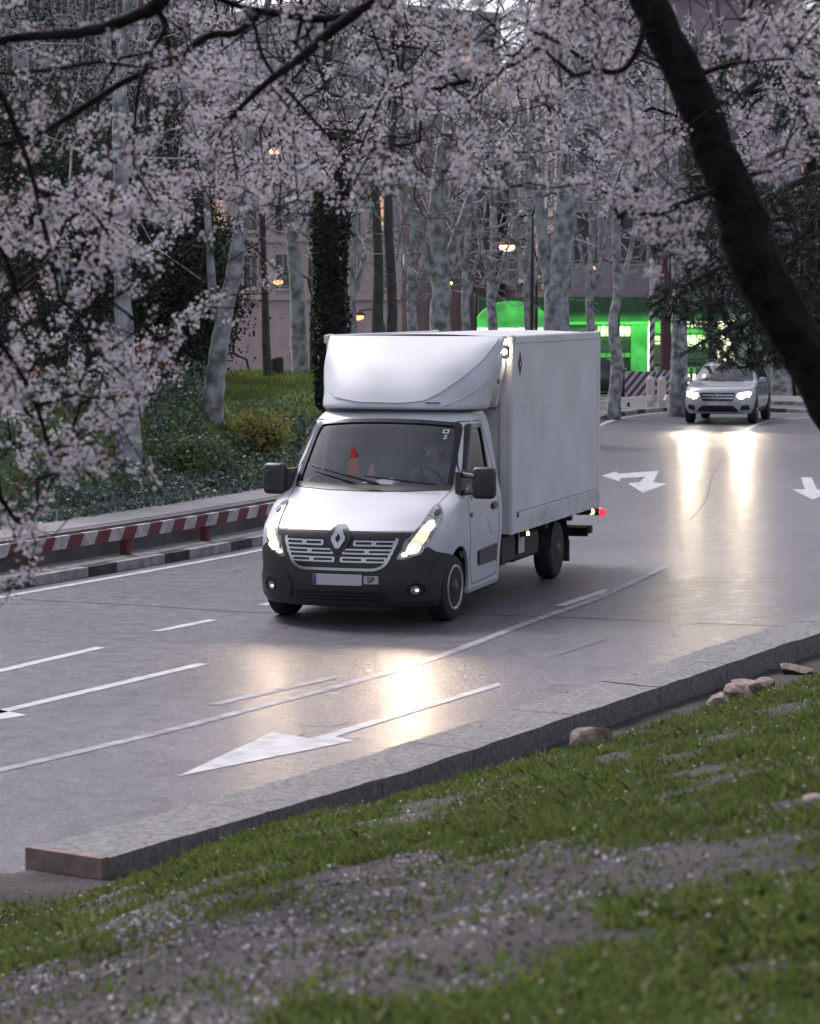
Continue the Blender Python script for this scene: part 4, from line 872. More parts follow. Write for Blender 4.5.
pennant(-.06, 1.36, .22, .12, mat('pink_cloth', (.40, .22, .24), .8), 'faded pink pennant standing behind the windscreen')

# driver
def skin_figure(name, verts, edges, rad, m, root, parent=None, sub=2):
    me = bpy.data.meshes.new(name); me.from_pydata(verts, edges, []); o = bpy.data.objects.new(name, me); COL.objects.link(o)
    md = o.modifiers.new('s', 'SKIN'); md.use_smooth_shade = True
    for i, r_ in enumerate(rad): me.skin_vertices[0].data[i].radius = (r_, r_) if not hasattr(r_, '__len__') else r_; me.skin_vertices[0].data[i].use_root = (i == root)
    sb = o.modifiers.new('u', 'SUBSURF'); sb.levels = sub; bpy.context.view_layer.update()
    m2 = bpy.data.meshes.new_from_object(o.evaluated_get(bpy.context.evaluated_depsgraph_get())); o.modifiers.clear(); o.data = m2; m2.materials.clear()
    for mm in (m if isinstance(m, (list, tuple)) else [m]): m2.materials.append(mm)
    if parent: o.parent = parent
    return o
skinm = mat('skin', (.42, .26, .20), .6); 
jacket = mat('dark_jacket', (.16, .17, .22), .85, (.22, .22, .27), 15); hairm = mat('dark_hair', (.02, .016, .014), .8)
dv = [(-1.15, .42, 1.02), (-1.17, .42, 1.25), (-1.15, .42, 1.46), (-1.12, .42, 1.56), (-1.08, .42, 1.66), (-1.07, .42, 1.75),
      (-1.14, .60, 1.48), (-1.05, .68, 1.30), (-.90, .60, 1.38), (-.84, .56, 1.44), (-1.14, .24, 1.48), (-1.05, .16, 1.30), (-.90, .24, 1.38), (-.84, .26, 1.44),
      (-.78, .54, 1.02), (-.50, .55, .98), (-.36, .56, .72), (-.78, .30, 1.02), (-.50, .29, .98), (-.36, .28, .72)]
de = [(0, 1), (1, 2), (2, 3), (3, 4), (4, 5), (2, 6), (6, 7), (7, 8), (8, 9), (2, 10), (10, 11), (11, 12), (12, 13), (0, 14), (14, 15), (15, 16), (0, 17), (17, 18), (18, 19)]
dr_ = [(.17, .14), (.17, .12), (.18, .11), .055, (.075, .09), (.078, .095), .07, .05, .04, .045, .07, .05, .04, .045, .09, .075, .055, .09, .075, .055]
person = skin_figure('person', dv, de, dr_, [jacket, skinm], 0)
for p_ in person.data.polygons:
    c = p_.center; p_.material_index = 1 if (c.z > 1.55 or c.x > -.89 and c.z > 1.34 and abs(c.y-.42) > .08) else 0; p_.use_smooth = True
tag(person, 'driver in a dark jacket with both hands on the steering wheel', 'person')
person.matrix_world = truck.matrix_world.copy()
hm = bmesh.new(); bmesh.ops.create_uvsphere(hm, u_segments=18, v_segments=12, radius=1)
for v in list(hm.verts):
    if v.co.z < -.2 or (v.co.x > .45 and v.co.z < .45): hm.verts.remove(v)
me = bpy.data.meshes.new('hair'); hm.to_mesh(me); hm.free(); o = link('hair', me, hairm, person, True); o.location = (-1.08, .42, 1.735); o.scale = (.108, .092, .125)
fc = MB(); fc.tube([(-.985, .42, 1.72), (-.965, .42, 1.69), (-.975, .42, 1.68)], [.008, .014, .008], 6); fc.build('nose', skinm, person, True)
for y in (.39, .45): MB().cyl((-.992, y, 1.725), (1, 0, 0), .010, .01, 8).build('eye', gloss_black, person)
MB().box(-.990, -.982, .398, .442, 1.645, 1.652).build('mouth', mat('lips', (.3, .12, .1), .6), person)
for y in (.333, .507): MB().tube([(-1.085, y, 1.68), (-1.075, y, 1.71), (-1.08, y, 1.74)], [.010, .016, .012], 6).build('ear', skinm, person, True)
for y, s_ in ((.56, 1), (.26, -1)):
    for k in range(4):
        a = k*.022; fi = MB().tube([(-.84, y-.03*s_+a*s_, 1.45), (-.805, y-.03*s_+a*s_, 1.465), (-.79, y-.03*s_+a*s_, 1.445), (-.805, y-.03*s_+a*s_, 1.425)], [.010, .010, .009, .007], 6).build('finger', skinm, person, True)
    MB().tube([(-.86, y-.03*s_, 1.46), (-.84, y-.055*s_, 1.48), (-.82, y-.06*s_, 1.47)], [.012, .011, .008], 6).build('thumb', skinm, person, True)

# ================================================================== CAR
carO = G(717, 424.5); CY = R(14.5)
cfw = np.array([-math.sin(CY), -math.cos(CY)]); carP = carO[:2]-cfw*.9
car = empty('silver_car', (carP[0], carP[1], 0), math.atan2(-math.cos(CY), -math.sin(CY)))
tag(car, 'silver grey estate car with bright headlights coming round the bend', 'car')
silver = mat('silver_paint', (.40, .41, .45), .3, (.46, .47, .51), 3, metal=.25, coat=.8)
cHW = interp([(.28, .86), (.45, .93), (.75, .945), (.95, .935), (1.08, .90), (1.18, .84), (1.35, .77), (1.5, .70), (1.58, .62), (1.63, .40)])
cXF = interp([(.28, .80), (.4, .88), (.6, .90), (.78, .88), (.92, .80), (.98, .66), (1.02, .40), (1.06, .10), (1.10, -.28), (1.3, -.62), (1.52, -1.05), (1.58, -1.25), (1.63, -1.6)])
cX0 = interp([(.28, .15), (.8, .10), (.95, -.05), (1.02, -.3), (1.10, -.75), (1.5, -1.5), (1.63, -1.9)])
cXR = interp([(.28, -3.62), (.5, -3.74), (.9, -3.70), (1.1, -3.6), (1.4, -3.4), (1.58, -3.15), (1.63, -2.6)])
cX1 = interp([(.28, -3.1), (.9, -3.15), (1.1, -3.1), (1.5, -2.9), (1.63, -2.3)])
cB = Body(cXF, cX0, cHW, lambda z: 2.8, cXR, cX1, lambda z: 3.0)
body = cB.mesh('body', [.28, .31, .35]+[.4+.05*i for i in range(11)]+[.94, .96, .98, 1.0, 1.02, 1.04, 1.06, 1.08, 1.10, 1.13]+[1.17+.05*i for i in range(8)]+[1.55, 1.58, 1.605, 1.62, 1.63], silver, car, nf=14)
CF = cB.front
def cw(x, y0, y1):
    k = 24; return cutter([(x+.40*math.cos(2*PI*i/k), .36+.40*math.sin(2*PI*i/k)) for i in range(k)], 'y', y0, y1)
body.data.materials.append(dark_in); boolean_diff(body, [cw(0, .62, 1.3), cw(0, -1.3, -.62), cw(-2.87, .62, 1.3), cw(-2.87, -1.3, -.62)])
body.data.materials.clear(); body.data.materials.append(silver); body.data.materials.append(dark_in); smooth_by_angle(body, 30)
darkglass = mat('dark_car_glass', (.02, .025, .03), .05, spec=.8)
def CP(name, poly, m, off, thick=.02, holes=(), n=(12, 8), parent=car): return patch(name, poly, CF, m, parent, off=off, thick=thick, holes=holes, n=n)
CP('windscreen', rpoly([(-.78, 1.12), (0, 1.10), (.78, 1.12), (.66, 1.50), (0, 1.54), (-.66, 1.50)], .05, 4), darkglass, .006)
for sg in (1, -1):
    sf = cB.side(sg)
    for nm, q in (('side_window', [(-.95, 1.13), (-1.35, 1.46), (-1.75, 1.50), (-1.75, 1.13)]), ('side_window', [(-1.81, 1.13), (-1.81, 1.50), (-2.5, 1.50), (-2.6, 1.14)]), ('quarter_window', [(-2.66, 1.15), (-2.58, 1.48), (-2.95, 1.44), (-3.1, 1.2)])):
        patch(nm, rpoly(q, .03, 3), sf, darkglass, car, off=-sg*.006, thick=-sg*.01, n=(6, 6))
    for xs_ in (-1.78, -2.72): patch('door_seam', [(xs_, .45), (xs_, 1.1), (xs_-.015, 1.1), (xs_-.015, .45)], sf, seam, car, off=-sg*.003, thick=0, n=(1, 6))
    patch('side_skirt', rrect(-2.4, -.45, .30, .40, .02, 2), sf, plastic, car, off=-sg*.012, thick=-sg*.02, n=(8, 2))
    for xd in (-1.6, -2.5): patch('door_handle', rrect(xd-.1, xd+.1, .93, .96, .01, 2), sf, chrome, car, off=-sg*.02, thick=-sg*.02, n=(3, 1))
    mm = MB().box(-.72, -.55, sg*.93, sg*1.10, 1.08, 1.22).build('wing_mirror', silver, car, bevel=.035, seg=3)
    MB().tube([(-1.3, sg*.60, 1.635), (-1.5, sg*.62, 1.67), (-2.8, sg*.60, 1.66), (-3.0, sg*.58, 1.61)], .018, 6).build('roof_rail', chrome, car)
    # lamps
    q = [(.50, .70), (.56, .80), (.74, .87), (.84, .86), (.86, .77), (.78, .69), (.60, .665)]
    h = CP('headlight', rpoly([(a*sg, b) for a, b in q], .03, 3), lens, .008, n=(8, 6))
    for cy, cz, ra, rb_ in ((.62, .755, .085, .068), (.755, .79, .075, .06)):
        CP('bulb', [(cy*sg+ra*math.cos(a), cz+rb_*math.sin(a)) for a in np.linspace(0, 2*PI, 17)[:-1]], mat('car_beam', (.9, .9, .85), .3, emit=(1, .91, .74), estr=40), .016, .01, n=(4, 4), parent=h)
    CP('day_light', rpoly([(sg*.60, .80), (sg*.74, .855), (sg*.83, .845), (sg*.84, .825), (sg*.74, .83), (sg*.62, .78)], .005, 1), whitelamp, .02, .01, n=(4, 2), parent=h)
    CP('side_intake', rpoly([(sg*.60, .37), (sg*.62, .50), (sg*.80, .52), (sg*.84, .40)], .03, 3), gloss_black, .006, n=(5, 4))
    ld = bpy.data.lights.new('headlight_light', 'SPOT'); ld.energy = 380; ld.color = (1, .80, .56); ld.spot_size = R(26); ld.spot_blend = .8; ld.shadow_soft_size = .09
    lo = bpy.data.objects.new('headlight_light', ld); COL.objects.link(lo); lo.parent = car; lo.location = (CF(.68*sg, .77)[0]+.16, .68*sg, .77); lo.rotation_euler = Vector((-1, 0, .0)).to_track_quat('Z', 'Y').to_euler(); lo.scale = (5, 1, 1)
    for x in (0, -2.87): wheel('wheel', x, sg*.84, sg, .36, .235, rimS, parent=car)
gr = CP('grille', rpoly([(-.46, .84), (-.48, .78), (-.40, .62), (.40, .62), (.48, .78), (.46, .84)], .03, 3), gloss_black, .008, n=(12, 5))
for zc, hw_ in ((.775, .45), (.70, .41)): CP('grille_bar', rrect(-hw_, hw_, zc-.014, zc+.014, .01, 2), chrome, .016, .012, n=(12, 1), parent=gr)
cx_ = CF(0, .735)[0]+.03
st = MB(); P = [(cx_, .095*math.cos(a), .735+.095*math.sin(a)) for a in np.linspace(0, 2*PI, 25)]; st.tube(P, .008, 6, False)
for k in range(3): a = PI/2+2*PI*k/3; st.tube([(cx_, 0, .735), (cx_, .09*math.cos(a), .735+.09*math.sin(a))], [.018, .004], 5)
tag(st.build('star_badge', chrome, car), 'three pointed star in a ring')
CP('lower_intake', rpoly([(-.50, .34), (-.56, .36), (-.42, .50), (.42, .50), (.56, .36), (.50, .34)], .02, 2), gloss_black, .006, n=(12, 4))
CP('number_plate', rrect(-.26, .26, .515, .605, .006, 2), mat('plate_white', (.6, .55, .6), .4), .012, .01, n=(6, 2))
CP('chin_strip', rrect(-.66, .66, .285, .315, .01, 2), chrome, .012, .01, n=(12, 1))
for a, b in (((.05, 1.13), (-.5, 1.17)), ((.55, 1.13), (.05, 1.16))):
    P = [np.array(CF(a[0]+(b[0]-a[0])*t, a[1]+(b[1]-a[1])*t))+[.02, 0, .02] for t in np.linspace(0, 1, 6)]; MB().tube(P, .01, 5).build('wiper', gloss_black, car)


# ================================================================== TREES
def plaus(v): return np.array(v, float)
class Skel:
    """branch skeleton grown by joining the nearest free points to it; radii by the pipe model"""
    def __init__(s): s.P = []; s.par = []; s.cost = []; s.minr = []
    def limb(s, pts, rads, start=-1, n=4):
        pts = smooth_pl(pts, n); rr_ = np.interp(np.linspace(0, 1, len(pts)), np.linspace(0, 1, len(rads)), rads); last = start
        for p, r_ in zip(pts, rr_):
            s.P.append(np.array(p)); s.par.append(last); s.cost.append(0 if last < 0 else s.cost[last]+0.25*float(np.linalg.norm(p-s.P[last]))); s.minr.append(r_); last = len(s.P)-1
        return last
    def nearest(s, p): return int(np.argmin([np.linalg.norm(q-p) for q in s.P]))
    def grow(s, A, k=0.35, maxstep=0.16, droop=0.0, tip=0.0022):
        A = np.array(A); n = len(A); P = np.array(s.P); cost = np.array(s.cost)
        D = np.linalg.norm(A[:, None]-P[None], axis=2)+k*cost[None]*1.0; best = D.argmin(1); bd = D[np.arange(n), best]; done = np.zeros(n, bool); s.tips = []
        for _ in range(n):
            i = int(np.where(done, 1e9, bd).argmin()); done[i] = True; a = best[i]; p0 = s.P[a]; p1 = A[i]; l_ = float(np.linalg.norm(p1-p0)); m = max(1, int(l_/maxstep)); last = a; new = []
            side = rng.normal(0, .07*l_, 3)
            for j in range(1, m+1):
                t_ = j/m; q = p0+(p1-p0)*t_+side*math.sin(PI*t_)+np.array([0, 0, droop*l_*math.sin(PI*t_)]); s.P.append(q); s.par.append(last); s.cost.append(s.cost[last]+l_/m); s.minr.append(tip); last = len(s.P)-1; new.append(last)
            for q_ in new:
                d = np.linalg.norm(A-s.P[q_], axis=1)+k*s.cost[q_]; u = d < bd; bd = np.where(u, d, bd); best = np.where(u, q_, best)
    def radii(s, e=2.3, tip=0.0022, cap=0.05):
        n = len(s.P); acc = np.zeros(n); kids = [0]*n
        for i in range(n-1, -1, -1):
            r_ = max(tip, acc[i]**(1/e) if acc[i] > 0 else tip)
            s.minr[i] = max(s.minr[i], min(r_, cap)); 
            if s.par[i] >= 0: acc[s.par[i]] += min(r_, s.minr[i])**e if True else 0; kids[s.par[i]] += 1
    def build(s, name, m, parent, thick=None):
        """one mesh of tapered segments; limbs thicker than `thick` get rounder sections"""
        mb = MB(); n = len(s.P); kids = [[] for _ in range(n)]
        for i in range(n):
            if s.par[i] >= 0: kids[s.par[i]].append(i)
        main = [None]*n
        for i in range(n):
            if kids[i]: main[i] = max(kids[i], key=lambda c: s.minr[c])
        starts = [i for i in range(n) if s.par[i] < 0 or main[s.par[i]] != i]
        for i in starts:
            ch = [i] if s.par[i] < 0 else [s.par[i], i]; c = i
            while main[c] is not None: c = main[c]; ch.append(c)
            if len(ch) < 2: continue
            r_ = [s.minr[c] for c in ch]
            if s.par[i] >= 0: r_[0] = r_[1]
            k = 12 if max(r_) > .05 else 7 if max(r_) > .014 else 4
            mb.tube([s.P[c]+(rng.normal(0, .05*s.minr[c], 3) if s.minr[c] > .02 else 0) for c in ch], r_, k)
        o = mb.build(name, m, parent, True); inv(o, parent) if parent else None; return o

def flowers(P, N, m, mc, name, parent, size=(.011, .016)):
    """five cupped petals around every centre"""
    n = len(P); sz = rng.uniform(*size, n)[:, None]; N = N/np.linalg.norm(N, axis=1)[:, None]
    a = np.cross(N, rng.normal(0, 1, (n, 3))); a /= np.linalg.norm(a, axis=1)[:, None]; b_ = np.cross(N, a); Vs = []
    for k in range(5):
        t_ = 2*PI*k/5+rng.normal(0, .12, n)[:, None]; d = a*np.cos(t_)+b_*np.sin(t_); e = np.cross(N, d); cup = rng.uniform(.1, .7, n)[:, None]*N
        Vs.append(np.stack([P+d*sz*.08, P+(d*.62+e*.44)*sz+cup*sz*.35, P+d*sz*1.02+cup*sz*.75, P+(d*.62-e*.44)*sz+cup*sz*.35], 1))
    V = np.concatenate(Vs, 1).reshape(-1, 3); o = quads_obj(name, V, 5*n, m, parent); inv(o, parent)
    c = P+N*sz*.25; s_ = sz*.2; V = np.stack([c-a*s_, c-b_*s_, c+a*s_, c+b_*s_], 1).reshape(-1, 3); o = quads_obj('flower_centres', V, n, mc, parent); inv(o, parent)
def leaves_on(P, m, name, parent, ln=(.015, .03), wr=.4, droop=.3):
    n = len(P); L_ = rng.uniform(*ln, n)[:, None]; d = rng.normal(0, 1, (n, 3)); d[:, 2] -= droop; d /= np.linalg.norm(d, axis=1)[:, None]; e = np.cross(d, rng.normal(0, 1, (n, 3))); e /= np.linalg.norm(e, axis=1)[:, None]
    V = np.stack([P, P+d*L_*.45+e*L_*wr, P+d*L_, P+d*L_*.45-e*L_*wr], 1).reshape(-1, 3); o = quads_obj(name, V, n, m, parent); 
    if parent: inv(o, parent)
    return o
def blossom_on(sk, i0, density, maxr=.009, clump=7, gate=None, seed=0):
    """flower positions in tufts along the thin twigs"""
    C_, N_ = [], []; r_ = np.random.default_rng(seed)
    for i in range(i0, len(sk.P)):
        if sk.par[i] < 0 or sk.minr[i] > maxr: continue
        a, b_ = sk.P[sk.par[i]], sk.P[i]; l_ = np.linalg.norm(b_-a); kk = r_.poisson(density*l_)
        for _ in range(kk):
            c = a+(b_-a)*r_.random()
            if gate is not None and not gate(c, r_): continue
            m = r_.integers(1, clump+1)
            for _ in range(m):
                d = r_.normal(0, 1, 3); d /= np.linalg.norm(d); C_.append(c+d*r_.uniform(.010, .048)); N_.append(d+r_.normal(0, .3, 3))
    return np.array(C_), np.array(N_)
def px_region(n, poly, y0, y1, bias=1.0):
    xs_ = [p[0] for p in poly]; ys_ = [p[1] for p in poly]; out = []
    while len(out) < n:
        x = rng.uniform(min(xs_), max(xs_)); y = rng.uniform(min(ys_), max(ys_))
        if inpoly([x], [y], poly)[0]: out.append(at(x, y, rng.uniform(y0, y1)))
    return out
# --- tree leaning in from the right
TY = 11.0
def T(px, py, Y=TY): return at(px, py, Y)
b0 = T(1040, 720, 10.4); zb = float(bank_h(np.array([b0[0]]), np.array([b0[1]]))[0][0]); b0 = np.array([b0[0], b0[1], zb-.08])
bt = empty('blossom_tree', (b0[0], b0[1], zb)); tag(bt, 'blossoming tree with a thick dark trunk leaning in from the right edge over the road', 'tree', 'blossoming trees on the near bank')
ts = Skel()
ts.limb([b0, T(960, 620, 10.6), T(905, 520), T(852, 440), T(815, 372), T(788, 322), T(757, 268), T(742, 222), T(720, 165), T(693, 95), T(664, 35), T(630, -40), T(585, -120), T(530, -190), T(470, -230)],
        [.18, .135, .108, .098, .100, .104, .110, .106, .090, .083, .077, .072, .066, .06, .05], n=4)
sk = Skel(); 
for q_ in range(len(ts.P)): pass
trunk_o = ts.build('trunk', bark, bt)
st0 = ts.P[-1]; stm = ts.P[int(len(ts.P)*.86)]
# boughs
sk.limb([st0, T(430, -110, 10.9), T(385, -22, 10.8), T(368, 2, 10.8), T(330, 32, 10.7), T(300, 58, 10.6), T(268, 82, 10.5), T(240, 108, 10.5), T(221, 132, 10.5), T(214, 160, 10.5)], [.05, .042, .030, .027, .024, .019, .015, .011, .007, .004])
j1 = sk.nearest(T(352, 14, 10.8)); sk.limb([T(345, 16, 10.8), T(318, 19, 10.8), T(280, 14, 10.8), T(248, 9, 10.8), T(205, -8, 10.7), T(170, -30, 10.6)], [.016, .019, .016, .013, .012, .011], j1)
# second bough coming down at the upper left
sk.limb([stm, T(480, -210, 10.3), T(350, -200, 10.1), T(240, -140, 10.0), T(182, -55, 10.0), T(160, 0, 10.0), T(140, 14, 10.0), T(100, 29, 10.0), T(55, 35, 10.0), T(10, 39, 10.0), T(-60, 60, 10.0), T(-150, 90, 10.0)], [.055, .045, .042, .040, .038, .036, .024, .022, .019, .018, .014, .010])
j = sk.nearest(T(155, 8, 10.0))
sk.limb([T(155, 10, 10.0), T(166, 24, 10.0), T(152, 52, 10.0), T(140, 82, 10.0), T(135, 120, 10.0), T(134, 165, 10.1), T(150, 195, 10.1), T(166, 222, 10.1)], [.012, .011, .009, .009, .008, .007, .006, .004], j)
j = sk.nearest(T(300, 58, 10.6))
sk.limb([T(256, 18, 10.6), T(235, 33, 10.6), T(208, 36, 10.5), T(176, 60, 10.4), T(150, 70, 10.4), T(120, 84, 10.3), T(98, 98, 10.3), T(60, 122, 10.3), T(25, 138, 10.2), T(-30, 152, 10.2)], [.009, .009, .009, .009, .008, .009, .008, .007, .006, .004], sk.nearest(T(250, 10, 10.8)))
sk.limb([T(190, 52, 10.4), T(140, 66, 10.3), T(100, 62, 10.3), T(50, 70, 10.3), T(0, 74, 10.3), T(-40, 80, 10.3)], [.006]*6, sk.nearest(T(190, 52, 10.4)))
sk.limb([T(256, 30, 10.6), T(262, 55, 10.6), T(280, 82, 10.6), T(305, 110, 10.6), T(330, 138, 10.6)], [.007, .006, .005, .004, .003], sk.nearest(T(256, 22, 10.6)))
sk.limb([T(240, 108, 10.5), T(225, 78, 10.5), T(190, 92, 10.5), T(160, 130, 10.5), T(148, 160, 10.5)], [.006, .006, .006, .005, .004], sk.nearest(T(240, 108, 10.5)))
# right side twigs from the trunk
tn = Skel()
def right_limb(pts, rads): q = min(range(len(ts.P)), key=lambda i: np.linalg.norm(ts.P[i]-pts[0])); sk.limb([ts.P[q]]+pts, rads)
right_limb([T(643, 8, 11.0), T(641, 40, 10.9), T(626, 67, 10.9), T(605, 71, 10.9), T(570, 50, 10.9), T(540, 30, 10.9)], [.012, .010, .009, .008, .006, .005, .003])
right_limb([T(726, 185, 11.0), T(690, 200, 10.8), T(655, 215, 10.7), T(630, 210, 10.7)], [.010, .008, .006, .004, .003])
right_limb([T(735, 60, 11.2), T(770, 40, 11.4), T(810, 10, 11.6), T(860, -40, 11.8)], [.014, .012, .010, .008, .006])
right_limb([T(770, 170, 11.4), T(815, 150, 11.6), T(860, 120, 11.6)], [.010, .008, .006, .004])
right_limb([T(640, -60, 11.6), T(560, -40, 12.4), T(470, -20, 12.8), T(380, -30, 13.0), T(300, -20, 13.2)], [.03, .026, .022, .018, .014, .010])
right_limb([T(600, -100, 12.2), T(600, -30, 13.4), T(560, 30, 14.2), T(500, 70, 14.6), T(430, 90, 14.8)], [.03, .022, .018, .012, .008, .005])
right_limb([T(700, -60, 12.2), T(760, -40, 13.0), T(830, -10, 13.2)], [.03, .022, .018, .012])
n0 = 0
A = []
A += px_region(680, [(-120, -90), (900, -90), (900, 180), (760, 190), (690, 130), (640, 215), (560, 195), (480, 190), (400, 205), (320, 215), (250, 250), (180, 240), (-120, 260)], 9.7, 11.6)
A += px_region(520, [(150, -60), (880, -60), (880, 150), (740, 130), (700, 150), (630, 235), (560, 175), (480, 165), (380, 205), (300, 250), (220, 270), (150, 250)], 11.6, 15.5)
A += px_region(40, [(600, 180), (690, 190), (700, 235), (655, 245), (620, 232)], 10.4, 11.2)
A += px_region(26, [(648, 235), (690, 230), (706, 262), (672, 272), (650, 300)], 10.5, 10.9)
sk.grow(A, k=0.30, maxstep=.12, droop=.05, tip=.003); sk.radii(tip=.003, cap=.016)
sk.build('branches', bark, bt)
TPX = np.array([proj(q) for q in ts.P])
def gate_a(c, r_):
    px, py = proj(c)
    if c[1] < 11.3 and np.min(np.hypot(TPX[:, 0]-px, TPX[:, 1]-py)) < 34 and r_.random() < .93: return False
    v = .5*float(vnoise(np.array([px]), np.array([py]), 44, 21)[0])+.5*float(vnoise(np.array([px]), np.array([py]), 13, 23)[0]); thin = 0.32 if (px < 420 and py < 110) else 0.0
    if py > 205 and 250 < px < 590: v -= .25
    return v > 0.455+thin*.4*r_.random()
C_, N_ = blossom_on(sk, 0, 84, clump=4, gate=gate_a, seed=1); print('flowers A', len(C_), 'nodes', len(sk.P))
flowers(C_, N_, petal, petal_c, 'blossoms', bt, size=(.007, .0115))
kk = rng.random(len(C_)) < .15; leaves_on(C_[kk]+rng.normal(0, .012, (kk.sum(), 3)), plumleaf, 'leaves', bt)
# --- second tree, trunk outside the frame on the left
q0 = np.array([-3.6, 9.3, 0.0]); q0[2] = float(bank_h(q0[:1], q0[1:2])[0][0])
b2 = empty('blossom_tree', q0); tag(b2, 'blossoming tree whose twigs hang low in front of the left end of the striped rail', 'tree', 'blossoming trees on the near bank')
t2 = Skel(); t2.limb([q0-[0, 0, .1], q0+[.1, .1, .9], q0+[.3, .2, 1.9], q0+[.55, .3, 2.8], q0+[.9, .4, 3.7]], [.17, .13, .115, .10, .07]); t2.build('trunk', bark, b2)
s2 = Skel(); tp = t2.P[-1]
s2.limb([tp, tp+[.4, .1, .5], T(-30, 60, 10.0), T(20, 140, 10.0), T(45, 230, 10.0), T(60, 300, 10.0)], [.05, .035, .016, .011, .008, .005])
s2.limb([t2.P[10], T(-120, 230, 9.9), T(-60, 280, 10.0), T(-10, 330, 10.0), T(30, 390, 10.1), T(50, 450, 10.1)], [.04, .028, .016, .012, .008, .005])
s2.limb([t2.P[7], T(-150, 360, 10.0), T(-80, 420, 10.2), T(-20, 470, 10.3), T(15, 520, 10.4)], [.03, .022, .014, .009, .006])
A = px_region(400, [(-150, 150), (60, 190), (120, 215), (190, 300), (215, 330), (185, 375), (150, 400), (138, 440), (165, 500), (100, 470), (95, 512), (60, 530), (20, 600), (-20, 640), (-150, 600)], 9.6, 11.2)
A += px_region(210, [(0, 180), (150, 180), (250, 240), (300, 262), (265, 300), (225, 330), (170, 400), (0, 480)], 11.2, 13.6)
s2.grow(A, k=.30, maxstep=.12, droop=.05, tip=.003); s2.radii(tip=.003, cap=.010); s2.build('branches', bark, b2)
def gate_b(c, r_):
    px, py = proj(c); v = .5*float(vnoise(np.array([px]), np.array([py]), 40, 22)[0])+.5*float(vnoise(np.array([px]), np.array([py]), 13, 24)[0]); return v > 0.45+(.12*r_.random() if px > 120 else .0)
C_, N_ = blossom_on(s2, 0, 84, clump=4, gate=gate_b, seed=2); print('flowers B', len(C_))
flowers(C_, N_, petal, petal_c, 'blossoms', b2, size=(.007, .0115))
kk = rng.random(len(C_)) < .15; leaves_on(C_[kk]+rng.normal(0, .012, (kk.sum(), 3)), plumleaf, 'leaves', b2)

# --- bare plane trees and evergreens
def bare_tree(name, px, Y, r0, pts, label, m, twigs=260, spread=(2.6, 1.8, 4.5), zc=7.5, base_z=0.0, group='bare plane trees along the far side', twm=None, tip=.008, forks=()):
    """pts: trunk axis as (px, z) pairs at depth Y"""
    p0 = at(px, 300, Y); root = empty(name, (p0[0], p0[1], base_z)); tag(root, label, 'tree', group)
    ax_ = [np.array([at(x, 300, Y)[0], Y+dy, z]) for x, z, dy in pts]; k = len(ax_)
    t_ = Skel(); t_.limb(ax_, [r0*1.25, r0]+[r0*(1-.5*(i/k)) for i in range(2, k)], n=5)
    t_.build('trunk', m, root)
    s_ = Skel(); tip_ = ax_[-1]
    for f_ in forks:
        pf = [np.array([at(x, 300, Y)[0], Y+dy, z]) for x, z, dy in f_]; q = min(range(len(t_.P)), key=lambda i: np.linalg.norm(t_.P[i]-pf[0])); s_.limb([t_.P[q]]+pf[1:], np.linspace(r0*.6, r0*.15, len(pf)), n=4)
    s_.limb([tip_-[0, 0, .3], tip_+[.1, .1, .9], tip_+[.3, -.1, 1.8]], [r0*.5, r0*.38, r0*.25])
    c0_ = tip_+np.array([0, 0, zc-tip_[2]]) if zc else tip_
    A = []
    while len(A) < twigs:
        d = rng.normal(0, 1, 3); d /= np.linalg.norm(d); rr2 = rng.random()**.45; q = c0_+d*rr2*np.array(spread)
        if q[2] > base_z+1.8: A.append(q)
    s_.grow(A, k=.25, maxstep=.5, droop=-.03, tip=tip); s_.radii(tip=tip); s_.build('branches', twm or m, root); return root, s_, t_
def leafy(root, C0, n, spread, m, ln=(.05, .10), name='crown', clumps=60, cr_=.5):
    cc = []; 
    while len(cc) < clumps:
        d = rng.normal(0, 1, 3); d /= np.linalg.norm(d); cc.append(C0+d*(rng.random()**.4)*np.array(spread))
    cc = np.array(cc); ch = rng.integers(0, clumps, n); P = cc[ch]+rng.normal(0, cr_, (n, 3))*rng.uniform(.4, 1.1, (clumps, 1))[ch]
    P = P[P[:, 2] > 0.05]; return leaves_on(P, m, name, root, ln, .38, .2)
evg = mat('evergreen_leaf', (.020, .032, .022), .65, (.036, .050, .034), 1.2, trans=.15, spec=.3); evg2 = mat('shrub_leaf', (.10, .14, .07), .6, (.17, .20, .10), 1.2, trans=.2, spec=.4); ivyl = mat('ivy_leaf', (.065, .10, .075), .45, (.15, .20, .16), 2.5, trans=.1, spec=.6); yel = mat('yellow_shrub_leaf', (.30, .27, .08), .7, (.17, .19, .07), 3, trans=.3)
def gz(px, Y): x = at(px, 300, Y)[0]; return float(left_h(np.array([x]), np.array([float(Y)]))[0][0])
g_ = gz(232, 44)
bare_tree('plane_tree', 215, 43, .17, [(210, g_-.1, 0), (214, g_+.6, 0), (221, g_+1.4, 0), (228, g_+2.0, 0), (239, 4.2, 0), (246, 5.2, 0), (254, 6.6, .2)], 'pale trunked tree leaning right beside the lawn behind the footpath', planebark, 200, zc=8.5, base_z=g_, forks=([(226, g_+1.6, 0), (213, 3.2, .1), (205, 5.0, .4), (190, 6.8, .6)],))
g_ = gz(125, 38)
bare_tree('plane_tree', 127, 38, .17, [(128, g_-.1, 0), (126, g_+1, 0), (124, 3.0, 0), (122, 4.4, 0), (120, 6.5, .2)], 'straight pale trunk standing in the ivy behind the hanging blossom', planebark, 160, zc=7.5, base_z=g_)
